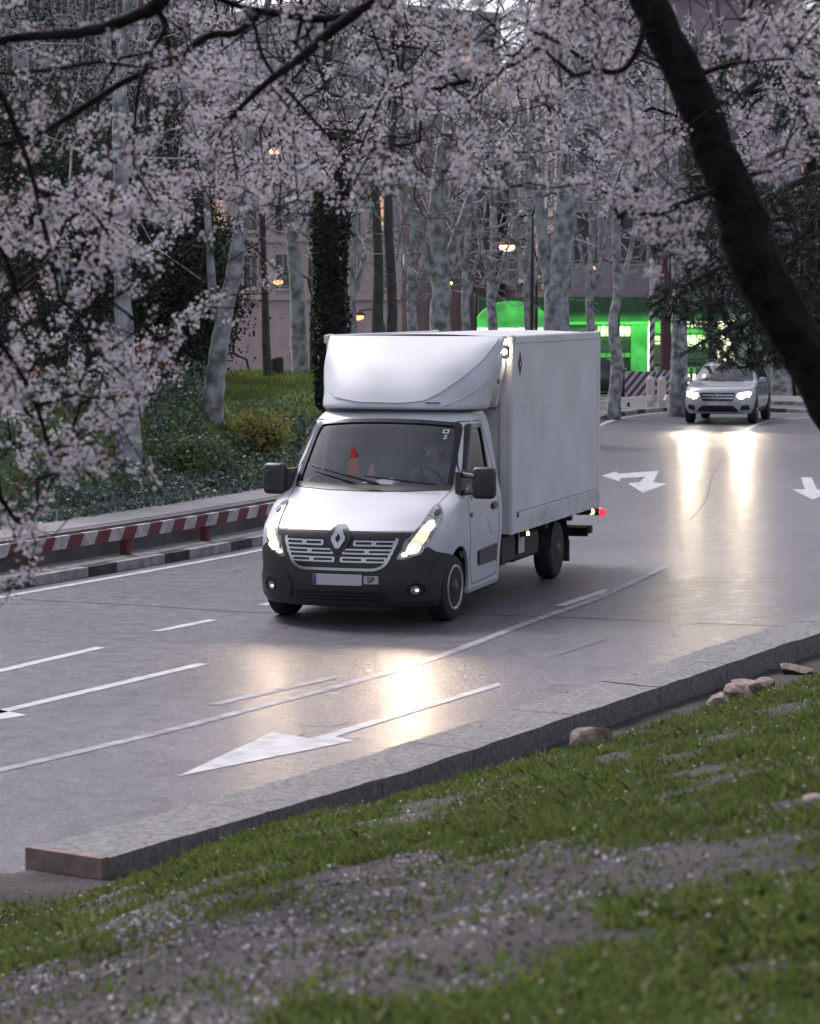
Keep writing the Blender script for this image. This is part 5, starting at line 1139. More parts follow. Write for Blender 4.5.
bare_tree('plane_tree', 440, 62, .28, [(440, -.1, 0), (438, 1.5, 0), (441, 3.2, 0), (440, 4.2, 0), (436, 5.5, 0), (446, 7.2, 0)], 'grey mottled tree rising behind the truck cab roof', planebark, 420, spread=(3.4, 2.4, 4.5), zc=7.6, tip=.012, forks=([(440, 3.6, 0), (462, 5.2, .2), (486, 6.6, .4)], [(440, 3.4, 0), (420, 4.8, .2), (398, 6.2, .4), (388, 8, .5)]))
bare_tree('plane_tree', 558, 60, .33, [(556, -.1, 0), (556, 2, 0), (558, 3.4, 0), (564, 4.8, 0), (568, 6.4, 0), (572, 8.4, .1)], 'thick pale plane tree rising just behind the rear of the cargo box', planebark, 320, spread=(3.2, 2.2, 4.2), zc=9.0, tip=.012, forks=([(558, 3.2, 0), (545, 4.4, .2), (538, 5.8, .3), (520, 8, .5)],))
bare_tree('plane_tree', 615, 72, .17, [(614, -.1, 0), (617, 1.6, 0), (613, 2.6, 0), (618, 3.6, 0), (616, 5.2, 0), (622, 7.0, 0)], 'slim grey tree in front of the green lit shop left of the striped pole', planebark, 240, spread=(2.8, 2, 3.6), zc=7.5, tip=.014, forks=([(616, 3.4, 0), (632, 4.8, .2), (640, 6.4, .4)],))
bare_tree('plane_tree', 682, 74, .24, [(679, -.1, 0), (680, 1.6, 0), (679, 3.4, 0), (676, 5.2, 0), (672, 7, 0)], 'pale trunk in front of the shop just left of the silver car', planebark, 200, spread=(2.8, 2, 3.6), zc=7.5, tip=.014)
bare_tree('plane_tree', 783, 84, .30, [(783, -.1, 0), (782, 1.6, 0), (784, 3.4, 0), (786, 5.2, 0), (788, 7, 0)], 'pale trunk behind the rail to the right of the silver car', planebark, 160, spread=(2.8, 2, 3.6), zc=7.5, tip=.014)
bare_tree('plane_tree', 300, 58, .20, [(302, .2, 0), (300, 1.6, 0), (297, 3.4, 0), (292, 5.2, 0), (296, 7.5, 0)], 'pale slender tree at the top of the lawn left of the cab', planebark, 240, spread=(2.6, 2, 3.6), zc=8, tip=.011)
bare_tree('dark_tree', 391, 58, .14, [(391, -.1, 0), (390, 1.6, 0), (392, 3.4, 0), (388, 5.2, 0), (392, 7, 0)], 'thin dark trunk behind the truck between two pale trees', brownbark, 240, spread=(2.4, 2, 3.4), zc=7.5, tip=.010, group='dark trunked trees behind the truck')
bare_tree('dark_tree', 265, 56, .09, [(268, .8, 0), (266, 2.4, 0), (264, 4.0, 0), (262, 5.5, 0)], 'thinnest dark trunk at the top of the lawn', brownbark, 120, spread=(2.0, 2, 2.6), zc=7, tip=.010, group='dark trunked trees behind the truck')
rt, s_, t_ = bare_tree('ivy_clad_tree', 332, 50, .26, [(334, .5, 0), (332, 2, 0), (330, 3.6, 0), (328, 5.2, 0), (322, 7, 0)], 'dark ivy covered trunk just left of the roof deflector', ivybark, 200, spread=(2.4, 2, 3.2), zc=7.5, tip=.010, group='dark trunked trees behind the truck')
n = 9000; zz = rng.uniform(.6, 6.5, n); a = rng.random(n)*2*PI; r_ = .24+.12*rng.random(n)*(1+.4*np.sin(zz*3)); P = np.stack([at(331, 300, 50)[0]+r_*np.cos(a), 50+r_*np.sin(a), zz], 1); leaves_on(P, evg, 'ivy', rt, (.05, .10))
rt, s_, t_ = bare_tree('dark_tree', 378, 66, .16, [(376, -.1, 0), (377, 2, 0), (378, 4.6, 0), (372, 7, 0)], 'dark tree close beside the thin trunk behind the truck', ivybark, 160, spread=(2.0, 2, 3.0), zc=7.5, tip=.010, group='dark trunked trees behind the truck')
for px_, Y_, r_, lab in ((352, 76, .15, 'slim pale trunk far behind the left corner of the roof deflector'), (412, 80, .17, 'pale trunk just right of the dark pair behind the truck'), (466, 74, .13, 'slender pale tree left of the large street lamp'), (492, 84, .18, 'pale tree standing behind the large street lamp'), (528, 78, .14, 'slim pale tree close to the left of the thick plane tree'), (590, 82, .15, 'slim pale tree just right of the thick plane tree'), (318, 70, .14, 'pale trunk glimpsed left of the ivy covered trunk'), (712, 96, .2, 'pale trunk glimpsed over the roof of the silver car')):
    bare_tree('plane_tree', px_, Y_, r_, [(px_, -.1, 0), (px_+2, 1.6, 0), (px_-1, 3.6, 0), (px_+2, 5.4, 0), (px_-2, 7.4, 0)], lab, planebark, 330, spread=(2.6, 2, 4.4), zc=7.2, tip=.014, forks=([(px_, 3.2, 0), (px_+14, 4.8, .2), (px_+22, 6.8, .4)], [(px_, 3.9, 0), (px_-13, 5.4, .2), (px_-20, 7.4, .4)]))
# third blossoming tree further along the bank, trunk outside the frame on the right
q0 = np.array([6.6, 21.0, 0.0]); q0[2] = float(bank_h(q0[:1], q0[1:2])[0][0])
b3 = empty('blossom_tree', q0); tag(b3, 'blossoming tree further off, its small flowers filling the view behind the leaning trunk', 'tree', 'blossoming trees on the near bank')
t3 = Skel(); t3.limb([q0-[0, 0, .1], q0+[-.1, 0, 1.2], q0+[-.4, 0, 2.4], q0+[-.9, 0, 3.6], q0+[-1.6, -.1, 4.7]], [.2, .16, .14, .12, .10]); t3.build('trunk', bark, b3)
s3 = Skel(); tp = t3.P[-1]
s3.limb([tp, T(860, -60, 20), T(740, -90, 19.6), T(600, -80, 19.2), T(470, -60, 19), T(340, -50, 18.8), T(220, -40, 18.6)], [.09, .08, .065, .05, .04, .03, .015])
s3.limb([t3.P[12], T(900, 60, 20), T(830, 60, 19.6), T(760, 90, 19.4), T(690, 110, 19.2)], [.06, .05, .04, .02, .01])
A = px_region(620, [(180, -60), (900, -60), (900, 200), (760, 175), (660, 225), (600, 215), (540, 180), (450, 200), (380, 205), (300, 235), (200, 215)], 17.0, 20.5)
s3.grow(A, k=.30, maxstep=.2, droop=.05, tip=.0035); s3.radii(tip=.0035, cap=.02); s3.build('branches', bark, b3)
def gate_c(c, r_):
    px, py = proj(c); return .5*float(vnoise(np.array([px]), np.array([py]), 40, 41)[0])+.5*float(vnoise(np.array([px]), np.array([py]), 12, 42)[0]) > 0.45
C_, N_ = blossom_on(s3, 0, 36, clump=5, gate=gate_c, seed=3); print('flowers C', len(C_))
flowers(C_, N_, petal, petal_c, 'blossoms', b3, size=(.009, .015))
kk = rng.random(len(C_)) < .15; leaves_on(C_[kk]+rng.normal(0, .015, (kk.sum(), 3)), plumleaf, 'leaves', b3, (.02, .035))
def evergreen(px, Y, h, sp, label, n=9000, low=.8, m=None, nm='evergreen_tree', grp='dark evergreens behind the footpath', tr=.15, clumps=90, cr_=.34):
    n = int(n*1.9)
    x = at(px, 300, Y)[0]; b = max(gz(px, Y), -.05); root = empty(nm, (x, Y, b)); tag(root, label, 'tree' if 'tree' in nm else 'shrub', grp)
    c = np.array([x, Y, b+low+(h-low)/2]); s_ = Skel(); s_.limb([np.array([x, Y, b-.1]), np.array([x+.1, Y, b+h*.35]), np.array([x-.05, Y+.1, b+h*.8])], [tr, tr*.8, tr*.3]); s_.build('trunk', brownbark, root)
    leafy(root, c, n, (sp, sp, (h-low)/2), m or evg, clumps=clumps, cr_=cr_); return root
for a in ((20, 42, 5.2, 1.5, 'dark evergreen at the left edge behind the blossom', 9000), (88, 44, 4.6, 1.3, 'dark evergreen just left of the straight pale trunk', 8000), (170, 47, 3.8, 1.0, 'dark evergreen between the straight pale trunk and the leaning one', 9000), (150, 50, 7.0, 1.6, 'tall dark evergreen behind the straight pale trunk', 9000), (205, 54, 4.0, .7, 'dark evergreen behind the leaning pale tree', 5000), (60, 56, 9.0, 2.0, 'tallest dark evergreen far behind the left blossom', 8000), (-30, 38, 4.8, 1.3, 'dark evergreen cut by the left edge of the picture', 5000)):
    evergreen(*a, low=.2)
for a in ((255, 43, .5, .4, 'yellow flowered shrub on the slope beside the leaning tree', yel), (297, 41.5, .55, .4, 'yellowish shrub nearest to the wing mirror', yel)):
    evergreen(a[0], a[1], a[2], a[3], a[4], 2600, .05, a[5], 'flowering_shrub', 'shrubs on the park slope', .03, 26, .16)
for a in ((238, 40, .45, .4, 'green shrub at the foot of the leaning pale tree'), (274, 39.6, .5, .5, 'broad green shrub below the lawn left of the cab'), (312, 41, .5, .5, 'green shrub partly hidden by the cab on the slope'), (196, 39.4, .55, .5, 'low dark green shrub left of the leaning pale tree'), (322, 40, .6, .5, 'green shrub behind the windscreen pillar')):
    evergreen(a[0], a[1], a[2], a[3], a[4], 4200, .05, evg2, 'green_shrub', 'shrubs on the park slope', .03, 34, .18)
# ivy carpet behind the footpath
n = 70000; s_ = rng.uniform(10, 62, n); feo = offs(FE, 0); fac = np.concatenate([[0], np.cumsum(np.linalg.norm(np.diff(feo, axis=0), axis=1))]); base = np.array([np.interp(s_, fac, feo[:, 0]), np.interp(s_, fac, feo[:, 1])]).T; tg = np.array([np.interp(s_+.1, fac, feo[:, 0]), np.interp(s_+.1, fac, feo[:, 1])]).T-base; tg /= np.linalg.norm(tg, axis=1)[:, None]
dd = 1.95+5.4*rng.random(n)**1.3; q = base+np.stack([-tg[:, 1], tg[:, 0]], 1)*dd[:, None]; z, _ = left_h(q[:, 0], q[:, 1]); bumpy = .42*vnoise(q[:, 0], q[:, 1], .55, 31)+.15*vnoise(q[:, 0], q[:, 1], .2, 32)
px, py = proj(np.column_stack([q, z])); k = ~((px > 205) & (px < 420) & (dd > 3.25+.7*vnoise(q[:, 0], q[:, 1], .5, 33))); P = np.column_stack([q, np.maximum(z, .44)+bumpy*rng.random(n)**.5*np.clip((dd-1.85)*1.4, .15, 1)])[k]
o = leaves_on(P, ivyl, 'ivy_carpet', None, (.05, .10), .42, -.1); tag(o, 'dense ivy ground cover along the back of the footpath', 'ivy', kind='stuff')

n = 60000; qx = rng.uniform(-9, 3, n); qy = rng.uniform(38, 60, n); qz, qd = left_h(qx, qy); k = (qd > 3.1) & (qz > .45); P = np.column_stack([qx, qy, qz+.01])[k]; n = len(P)
hh_ = rng.uniform(.04, .14, n)*(.4+vnoise(P[:, 0], P[:, 1], .8, 51)); a_ = rng.random(n)*2*PI; w_ = np.stack([np.cos(a_), np.sin(a_), np.zeros(n)], 1)*.018; tp_ = P+np.stack([rng.normal(0, .03, n), rng.normal(0, .03, n), hh_], 1)
o = quads_obj('lawn_grass', np.stack([P-w_, P+w_, tp_], 1).reshape(-1, 3), n, [gm1, gm2, gm3], None, rng.choice([0, 1, 2], n, p=[.5, .35, .15]), k=3); tag(o, 'rough grass covering the park slope left of the cab', 'grass', kind='stuff')
# --- cedar at the right edge
cx, cy = 4.3, 16.2; cz_ = float(bank_h(np.array([cx]), np.array([cy]))[0][0]); ced = empty('cedar_tree', (cx, cy, cz_)); tag(ced, 'dark cedar with drooping needle branches hanging in front of the silver car', 'tree')
cs = Skel(); cs.limb([np.array([cx, cy, cz_-.1]), np.array([cx, cy, 3.]), np.array([cx-.05, cy, 5.5]), np.array([cx, cy, 8.5])], [.24, .2, .16, .1]); cs.build('trunk', brownbark, ced)
nd = Skel(); 
def CB(pts, r0): 
    y_ = pts[0][2] if len(pts[0]) > 2 else 16.2; P_ = [at(*p) for p in pts]; nd.limb([np.array([cx, cy, P_[0][2]+.35])]+P_, np.linspace(r0, .006, len(P_)+1), n=5)
CB([(960, 150, 16.2), (860, 165, 16), (790, 185, 15.8), (740, 215, 15.6), (700, 250, 15.5)], .05)
CB([(960, 210, 16.3), (870, 225, 16.3), (800, 250, 16.2), (735, 262, 16), (690, 282, 15.9), (652, 305, 15.8)], .05)
CB([(960, 260, 16.1), (880, 280, 16), (820, 300, 15.9), (765, 315, 15.8), (715, 335, 15.7), (680, 356, 15.6)], .045)
CB([(960, 300, 15.9), (900, 320, 15.9), (840, 340, 15.8), (785, 358, 15.7), (740, 368, 15.6)], .04)
CB([(960, 190, 17), (880, 200, 17.2), (800, 215, 17.4), (720, 230, 17.6), (670, 240, 17.6)], .045)
CB([(960, 30, 16.6), (880, 40, 16.6), (800, 60, 16.6), (740, 95, 16.6), (700, 150, 16.6), (690, 185, 16.6)], .05)
CB([(960, -60, 16.6), (880, -30, 16.6), (815, 10, 16.6), (790, 60, 16.6)], .05)
n0 = len(nd.P)
A = px_region(900, [(700, 190), (830, 170), (900, 180), (900, 400), (845, 400), (800, 360), (800, 366), (715, 368), (700, 352), (735, 342), (705, 330), (655, 318), (640, 296), (690, 262), (650, 250)], 15.4, 17.6)
A += px_region(150, [(690, 60), (830, 20), (900, 60), (900, 170), (760, 130), (720, 140), (700, 190), (685, 190)], 16.2, 17.2)
nd.grow(A, k=.25, maxstep=.14, droop=-.04, tip=.003); nd.radii(tip=.003); nd.build('branches', brownbark, ced)
B_ = []; D_ = []
for i in range(len(nd.P)):
    if nd.par[i] < 0 or nd.minr[i] > .014: continue
    a, b_ = nd.P[nd.par[i]], nd.P[i]; l_ = np.linalg.norm(b_-a); k = max(1, int(l_*330)); t_ = rng.random(k)[:, None]; B_.append(a+(b_-a)*t_); D_.append(np.repeat(((b_-a)/(l_+1e-6))[None], k, 0))
B_ = np.vstack(B_); D_ = np.vstack(D_); n = len(B_); print('needles', n)
d = D_*.5+rng.normal(0, .7, (n, 3)); d[:, 2] -= .15; d /= np.linalg.norm(d, axis=1)[:, None]; e = np.cross(d, rng.normal(0, 1, (n, 3))); e /= np.linalg.norm(e, axis=1)[:, None]; ln_ = rng.uniform(.04, .085, n)[:, None]; w_ = rng.uniform(.003, .0055, n)[:, None]
V = np.stack([B_-e*w_, B_+e*w_, B_+d*ln_+e*w_*.3, B_+d*ln_-e*w_*.3], 1).reshape(-1, 3)
o = quads_obj('needles', V, n, mat('cedar_needle', (.022, .034, .026), .6, (.045, .060, .045), 2.2, trans=.15), ced); inv(o, ced)

# ================================================================== BUILDINGS, LAMPS, SIGNS
pinkwall = mat('pink_render', (.46, .35, .35), .9, (.36, .28, .29), 1.2, bump=.2); cream = mat('cream_stone', (.50, .41, .39), .9, (.42, .35, .34), 1.0); greyr = mat('grey_render', (.34, .32, .36), .9, (.26, .25, .28), .8)
winm = mat('window_dark', (.03, .032, .04), .15, (.08, .08, .09), 1.5); winlit = mat('window_lit', (.8, .5, .3), .6, emit=(1, .5, .3), estr=.3, escale=1.5); trim = mat('stone_trim', (.38, .33, .31), .85)
def facade(name, label, P0, P1, depth, h, wallm, floors, cols, z0=3.8, lit=.08, balc=False, seed=0, cat='building', group=None, sky_=True):
    P0 = np.array(P0, float); P1 = np.array(P1, float); w = float(np.linalg.norm(P1-P0)); ang = math.atan2(P1[1]-P0[1], P1[0]-P0[0]); root = empty(name, (P0[0], P0[1], 0), ang); tag(root, label, cat, group); r_ = random.Random(seed)
    MB().box(0, w, 0, depth, 0, h).build('wall', wallm, root); MB().box(-.3, w+.3, -.35, depth+.2, h, h+.45).build('roof', trim, root, bevel=.08)
    fh = (h-z0-.4)/floors; cw_ = w/cols
    for f in range(floors):
        zb_ = z0+f*fh
        MB().box(-.05, w+.05, -.14, .02, zb_-.12, zb_+.10).build('cornice', trim, root, bevel=.03)
        for c in range(cols):
            xc = (c+.5)*cw_; ww = min(cw_*.42, 1.3); wh = fh*.58; fr = MB()
            x0_, x1_, za, zz_ = xc-ww/2, xc+ww/2, zb_+fh*.16, zb_+fh*.16+wh
            fr.box(x0_-.1, x0_, -.07, .03, za-.1, zz_+.1); fr.box(x1_, x1_+.1, -.07, .03, za-.1, zz_+.1); fr.box(x0_, x1_, -.07, .03, zz_, zz_+.1); fr.box(x0_, x1_, -.12, .03, za-.1, za); fr.box(xc-.03, xc+.03, -.03, .03, za, zz_)
            wo_ = fr.build('window', trim, root); MB().box(x0_, x1_, -.015, .02, za, zz_).build('pane', winlit if r_.random() < lit else winm, wo_)
            if balc and c % 2 == 0:
                b = MB().box(x0_-.35, x1_+.35, -.75, -.01, za-.28, za-.14)
                for xx in np.linspace(x0_-.33, x1_+.33, 9): b.box(xx-.02, xx+.02, -.73, -.69, za-.14, za+.75)
                b.box(x0_-.35, x1_+.35, -.75, -.67, za+.75, za+.81); b.build('balcony', seam if r_.random() < .6 else trim, root)
    return root, w
A0 = at(452, 300, 128)[:2]; A1 = at(556, 300, 93.8)[:2]
facade('stone_building', 'cream stone building with iron balconies seen between the plane trees above the truck', A0, A1, 3, 12, cream, 3, 14, balc=True, lit=.04, seed=3)
B0 = at(556, 300, 93)[:2]+[3.2, 0]; B1 = at(800, 300, 93)[:2]
shop = empty('shop_building', (B0[0]-3.2, B0[1], 0)); tag(shop, 'long building with a green lit shop front behind the bend of the road', 'building'); sw_ = float(B1[0]-B0[0])+3.2
MB().box(0, sw_, 0, 12, 0, 14).build('wall', mat('mauve_render', (.36, .30, .33), .9, (.28, .24, .27), 1.0), shop)
MB().box(-.3, sw_+.3, -.4, 12, 14, 14.4).build('roof', trim, shop)
for f in range(3):
    for c in range(int((sw_-1)/1.75)):
        xc = 1+c*1.75; za = 4.6+f*3.1; wo_ = MB().box(xc-.55, xc+.55, -.06, .02, za-.1, za+1.9).build('window', trim, shop); MB().box(xc-.45, xc+.45, -.07, -.03, za, za+1.8).build('pane', winm, wo_)
gg_ = mat('green_fascia', (.05, .16, .06), .6, (.03, .10, .045), 2); gl_ = mat('green_light', (.04, .25, .06), .5, emit=(.14, .95, .16), estr=.22, escale=1.5); gw_ = mat('green_white_light', (.6, .9, .5), .5, emit=(.60, 1.0, .35), estr=.75, escale=5); wl_ = mat('shop_white_light', (.9, .9, .7), .5, emit=(1.0, .93, .66), estr=1.0, escale=5); shut = mat('shutter_grey', (.10, .11, .10), .6, (.13, .14, .13), 3)
def sx(px): return float(at(px, 300, 93)[0]-(B0[0]-3.2))
def sz(py): return float(at(410, py, 93)[2])
def shp(nm, x0, x1, y0, y1, m, d=.1, par=shop): return MB().box(sx(x0), sx(x1), -d, .0, sz(y1), sz(y0)).build(nm, m, par)
shp('fascia', 478, 722, 297, 321, gg_, .5); shp('sign_band', 560, 648, 321.5, 324.5, gl_, .45); shp('sign_band', 655, 718, 329, 333, gl_, .45)
for x0, x1, yy0, yy1, m, nm in ((598, 630, 326, 336, gw_, 'lit_window'), (598, 630, 337, 352, shut, 'shutter'), (598, 632, 353, 357, gl_, 'light_strip'), (598, 622, 362, 372, wl_, 'lit_window'), (598, 622, 374, 384, gw_, 'lit_window'), (640, 672, 321, 329, gl_, 'light_strip'),
     (652, 668, 336, 344, gw_, 'lit_window'), (683, 714, 318, 327, wl_, 'lit_window'), (684, 712, 335, 347, gw_, 'lit_window'), (684, 710, 350, 362, shut, 'shutter'), (655, 678, 349, 364, shut, 'shutter'), (655, 700, 367, 372, gl_, 'light_strip'), (668, 700, 374, 383, wl_, 'lit_window'), (640, 654, 376, 384, wl_, 'lit_window'), (718, 736, 318, 360, wl_, 'doorway')):
    shp(nm, x0, x1, yy0, yy1, m, .12)
for x0, x1, m in ((631, 641, gl_), (641.5, 647, gl_), (648, 650.5, wl_), (676, 679, trim)): shp('pillar', x0, x1, 321, 392, m, .35)
for px_ in np.linspace(600, 714, 20): shp('mullion', px_, px_+.8, 321, 390, shut, .14)
for py_ in (340.5, 357.5, 366): shp('transom', 598, 716, py_, py_+1.2, shut, .15)
for i_, px_ in enumerate(np.linspace(602, 628, 7)): shp('sign_letter', px_, px_+2.2, 327.5+(i_ % 2), 333.5, wl_, .16)
for i_, px_ in enumerate(np.linspace(686, 709, 7)): shp('sign_letter', px_, px_+2, 337.5+(i_ % 3)*.8, 343.5, wl_, .16)
for px_, w_ in ((602, 4), (609, 3), (616, 5), (657, 4), (664, 3), (672, 4), (690, 3), (697, 4)): shp('goods', px_, px_+w_, 368, 384, shut, .16)
ld = bpy.data.lights.new('fascia_light', 'AREA'); ld.energy = 22; ld.color = (.25, 1, .28); ld.shape = 'RECTANGLE'; ld.size = 7; ld.size_y = .3
lo = bpy.data.objects.new('fascia_light', ld); COL.objects.link(lo); lo.parent = shop; lo.location = (sx(660), -.9, 2.6); lo.rotation_euler = (R(35), 0, 0)
# arched canopy glowing green
cn_ = empty('green_canopy', (float(at(512, 300, 91)[0]), 91, 0)); tag(cn_, 'arched green glowing canopy seen over the cargo box roof', 'canopy')
mbn = MB(); pr_ = []
for t_ in np.linspace(0, PI, 19): x = -1.32*math.cos(t_)*1.0; z = 2.35+ .92*math.sin(t_); pr_.append((x, z))
k = len(pr_); mbn.add([(x, -1.2, z) for x, z in pr_]+[(x, .2, z) for x, z in pr_], [(i, i+1, k+i+1, k+i) for i in range(k-1)]+[tuple(range(k))]); mbn.build('canopy_skin', gl_, cn_, False)
MB().box(-1.35, 1.35, -1.25, -1.15, 2.2, 2.34).build('valance', wl_, cn_)
for x in (-1.3, 1.3): MB().box(x-.05, x+.05, -1.2, -1.1, 0, 2.3).build('post', gg_, cn_)
# left pink buildings
C0 = at(205, 300, 112)[:2]; C1 = at(402, 300, 104)[:2]
facade('pink_building', 'pink rendered building glimpsed behind the trees left of the truck', C0, C1, 12, 11, pinkwall, 3, 6, z0=3.4, lit=.12, seed=5)
facade('grey_building', 'tall grey building far behind the trees at the left', at(-140, 300, 130)[:2], at(215, 300, 130)[:2], 12, 20, greyr, 6, 13, lit=.04, seed=7)
facade('tall_building', 'tall pale block far behind the plane trees above the truck', at(330, 300, 150)[:2], at(500, 300, 158)[:2], 12, 20, greyr, 6, 7, lit=.05, seed=9)
facade('brown_building', 'brownish building behind the rail at the right edge', at(765, 300, 104)[:2], at(1050, 300, 88)[:2], 12, 11, mat('brown_render', (.16, .115, .09), .9, (.12, .09, .08), 1), 4, 11, lit=.06, seed=11)
# street lamps
def street_lamp(px, py, Y, label, e=26, col=(1.0, .62, .30), side=1, big=.17):
    p = at(px, py, Y); root = empty('street_lamp', (p[0]+side*.9, p[1], 0)); tag(root, label, 'street lamp', 'lit street lamps behind the trees'); h = float(p[2])
    MB().tube([(0, 0, 0), (0, 0, .6), (0, 0, h*.6), (0, 0, h-.3)], [.10, .07, .055, .04], 10).build('post', chassis, root, True)
    MB().tube([(0, 0, h-.35), (-side*.1, 0, h+.1), (-side*.45, 0, h+.27), (-side*.9, 0, h+.22)], .03, 8).build('arm', chassis, root, True)
    hd = MB().lathe((-side*.9, 0, h), (0, 0, 1), [(.05, big*1.25), (.10, big*1.15), (.19, big*.5), (.24, .04)], 16).build('lamp_head', chassis, root, True)
    g = bmesh.new(); bmesh.ops.create_uvsphere(g, u_segments=16, v_segments=8, radius=big); bmesh.ops.scale(g, vec=(1, 1, .55), verts=g.verts); me = bpy.data.meshes.new('lamp_globe'); g.to_mesh(me); g.free(); gb = link('lamp_globe', me, mat('lamp_orange_%d' % round(e), (1, .8, .6), .4, emit=(col[0], col[1]*.85, col[2]*.7), estr=e*.22), hd, True); gb.location = (-side*.9, 0, h)
street_lamp(507, 247, 80, 'largest glowing orange lamp beside the cream building', 16, big=.24)
street_lamp(568, 204, 66, 'small yellow lamp in front of the thick pale plane tree', 8, (1, .8, .4), side=-1, big=.11)
street_lamp(592, 268, 88, 'small orange lamp right of the thick pale plane tree', 9, big=.12)
street_lamp(449, 283, 88, 'small orange lamp just above the roof deflector', 8, big=.12)
street_lamp(275, 151, 60, 'warm lamp glowing high among the blossoms at the left', 9, (1, .70, .30), big=.15)
street_lamp(278, 282, 70, 'orange lamp above the lawn beside the thin dark trunk', 7, (1, .45, .12), big=.13)
street_lamp(358, 317, 90, 'lamp glowing low over the left end of the cab roof', 7, (1, .6, .35), big=.20)
street_lamp(213, 364, 62, 'low yellow lamp behind the leaning pale tree', 8, (1, .85, .4), big=.12)
street_lamp(738, 184, 90, 'lamp glowing behind the trunk of the near blossoming tree', 8, (1, .62, .4), side=-1, big=.12)
street_lamp(822, 188, 90, 'orange lamp at the right edge above the cedar', 7, (1, .4, .12), side=-1, big=.12)
# striped boards, striped pole
blk = mat('stripe_dark', (.08, .06, .085), .6); wht = mat('stripe_white', (.55, .48, .54), .6)
def striped_board(px, Y, w, h, label, dr):
    p = at(px, 300, Y); root = empty('striped_board', (p[0], Y, 0)); tag(root, label, 'barrier board', 'striped barrier boards behind the bend')
    for x in (-w*.38, w*.38): MB().box(x-.04, x+.04, .02, .10, 0, .3+h).build('leg', chassis, root)
    MB().box(-w/2, w/2, -.02, .02, .25, .25+h).build('board', wht, root)
    k = 4; sw2 = w/k
    for i in range(-2, k):
        a = -w/2+i*sw2; q = [(a, .25), (a+sw2*.5, .25), (a+sw2*.5+h*.8, .25+h), (a+h*.8, .25+h)]
        if dr < 0: q = [(-x, z) for x, z in q]
        bm = bmesh.new(); vs = [bm.verts.new((x, -.024, z)) for x, z in q]; bm.faces.new(vs)
        for co, no in (((-w/2, 0, 0), (-1, 0, 0)), ((w/2, 0, 0), (1, 0, 0))): bmesh.ops.bisect_plane(bm, geom=bm.verts[:]+bm.edges[:]+bm.faces[:], plane_co=co, plane_no=no, clear_outer=True)
        if bm.faces:
            me = bpy.data.meshes.new('stripe'); bm.to_mesh(me); link('stripe', me, blk, root)
        bm.free()
striped_board(641, 80.5, .95, .85, 'left black and white diagonal striped board behind the pale rail', 1)
striped_board(663, 81.5, .75, .85, 'right diagonal striped board behind the pale rail', 1)
def pole(px, Y, r, h, label, m1, m2, nm):
    p = at(px, 300, Y); root = empty(nm, (p[0], Y, 0)); tag(root, label, 'pole'); MB().tube([(0, 0, 0), (0, 0, h)], r, 12).build('pole_shaft', m1, root)
    if m2:
        for i in range(9):
            z = .3+i*.34; MB().add([((r+.004)*math.cos(a), (r+.004)*math.sin(a), z+dz_+.10*math.cos(a)) for dz_ in (0, .17) for a in np.linspace(0, 2*PI, 17)[:-1]], [(j, (j+1) % 16, 16+(j+1) % 16, 16+j) for j in range(16)]).build('band', m2, root)
pole(652, 84, .075, 4.6, 'slim pole with diagonal dark and white bands before the green shop', wht, blk, 'striped_pole')
pole(666, 86, .17, 4.8, 'dark reddish pole beside the striped pole', mat('maroon', (.09, .035, .05), .6), None, 'dark_pole')
def bollard(px, Y, label):
    p = at(px, 300, Y); o = MB().tube([(0, 0, 0), (0, 0, .62), (0, 0, .9), (0, 0, 1.0)], [.13, .13, .12, .05], 12).build('bollard', mat('pale_bollard', (.6, .52, .5), .6)); o.location = (p[0], Y, 0); tag(o, label, 'bollard', 'pale bollards on the bend')
bollard(662.5, 78.6, 'taller pale bollard between the striped boards'); bollard(651, 79.2, 'pale bollard standing left of the right hand striped board')
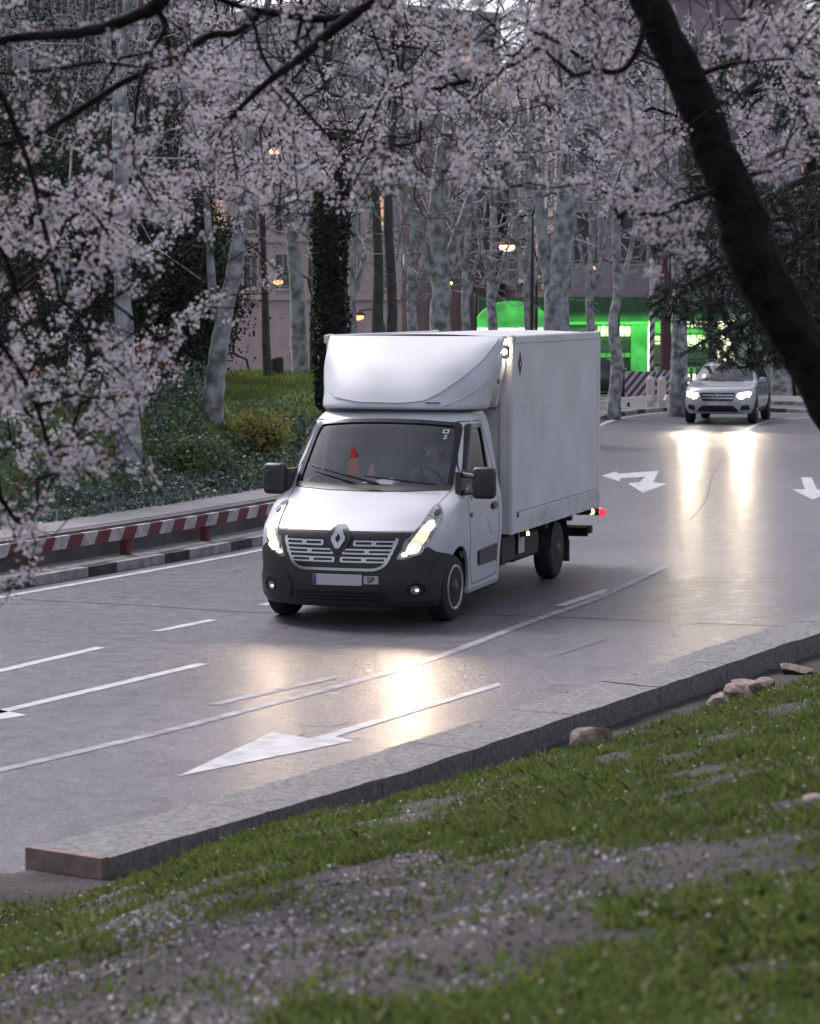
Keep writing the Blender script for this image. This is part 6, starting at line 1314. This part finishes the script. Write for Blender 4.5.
# litter bin and distant parked cars
p = at(277, 300, 57); o = MB().tube([(0, 0, 0), (0, 0, .05), (0, 0, 1.15), (0, 0, 1.25)], [.24, .26, .30, .22], 14).build('litter_bin', chassis); o.location = (p[0], 57, 1.5); tag(o, 'dark litter bin at the top of the lawn', 'bin'); o.scale = (.5, .5, .45)
def far_car(px, Y, rz, colm, label, z=0):
    p = at(px, 300, Y); c = copy_shell(p, rz, z, colm); tag(c, label, 'car', 'cars parked beyond the park')
    return c
fB = Body(interp([(.25, .70), (.5, .80), (.75, .76), (.88, .5), (.95, .1), (1.2, -.35), (1.42, -.9), (1.46, -1.3)]), interp([(.25, .3), (.8, .1), (.95, -.5), (1.2, -.9), (1.46, -1.6)]), interp([(.25, .78), (.6, .88), (.95, .84), (1.2, .74), (1.42, .62), (1.46, .4)]), lambda z: 3, interp([(.25, -3.3), (.6, -3.45), (.95, -3.35), (1.2, -3.1), (1.46, -2.4)]), interp([(.25, -2.8), (.95, -2.8), (1.2, -2.6), (1.46, -2.2)]), lambda z: 3)
def copy_shell(p, rz, z, m):
    c = empty('parked_car', (p[0], p[1], z), rz); fB.mesh('body', [.25, .3, .45, .6, .75, .85, .92, .97, 1.05, 1.15, 1.25, 1.35, 1.42, 1.45, 1.46], m, c, nf=8); smooth_by_angle(c.children[0], 40)
    patch('windscreen', rpoly([(-.7, .99), (.7, .99), (.58, 1.38), (-.58, 1.38)], .04, 2), fB.front, darkglass, c, off=.006, n=(6, 4))
    for sg in (1, -1):
        patch('side_window', rpoly([(-.75, .99), (-1.15, 1.36), (-2.5, 1.34), (-2.8, 1.0)], .04, 2), fB.side(sg), darkglass, c, off=-.006*sg, thick=-.01*sg, n=(8, 4))
        for x in (0, -2.6): MB().cyl((x, sg*.80, .31), (0, 1, 0), .31, .2, 20).build('wheel', rubber, c)
    return c
wcar = mat('white_car_paint', (.7, .7, .72), .3, coat=.5); dcar = mat('dark_car_paint', (.03, .03, .035), .25, coat=.6)
far_car(318, 66, R(185), wcar, 'white car parked beyond the lawn left of the cab', .15)
far_car(248, 66, R(5), dcar, 'dark car parked beyond the lawn behind the leaning tree', .15)
far_car(625, 88, R(8), dcar, 'dark car parked in front of the green shop', 0)
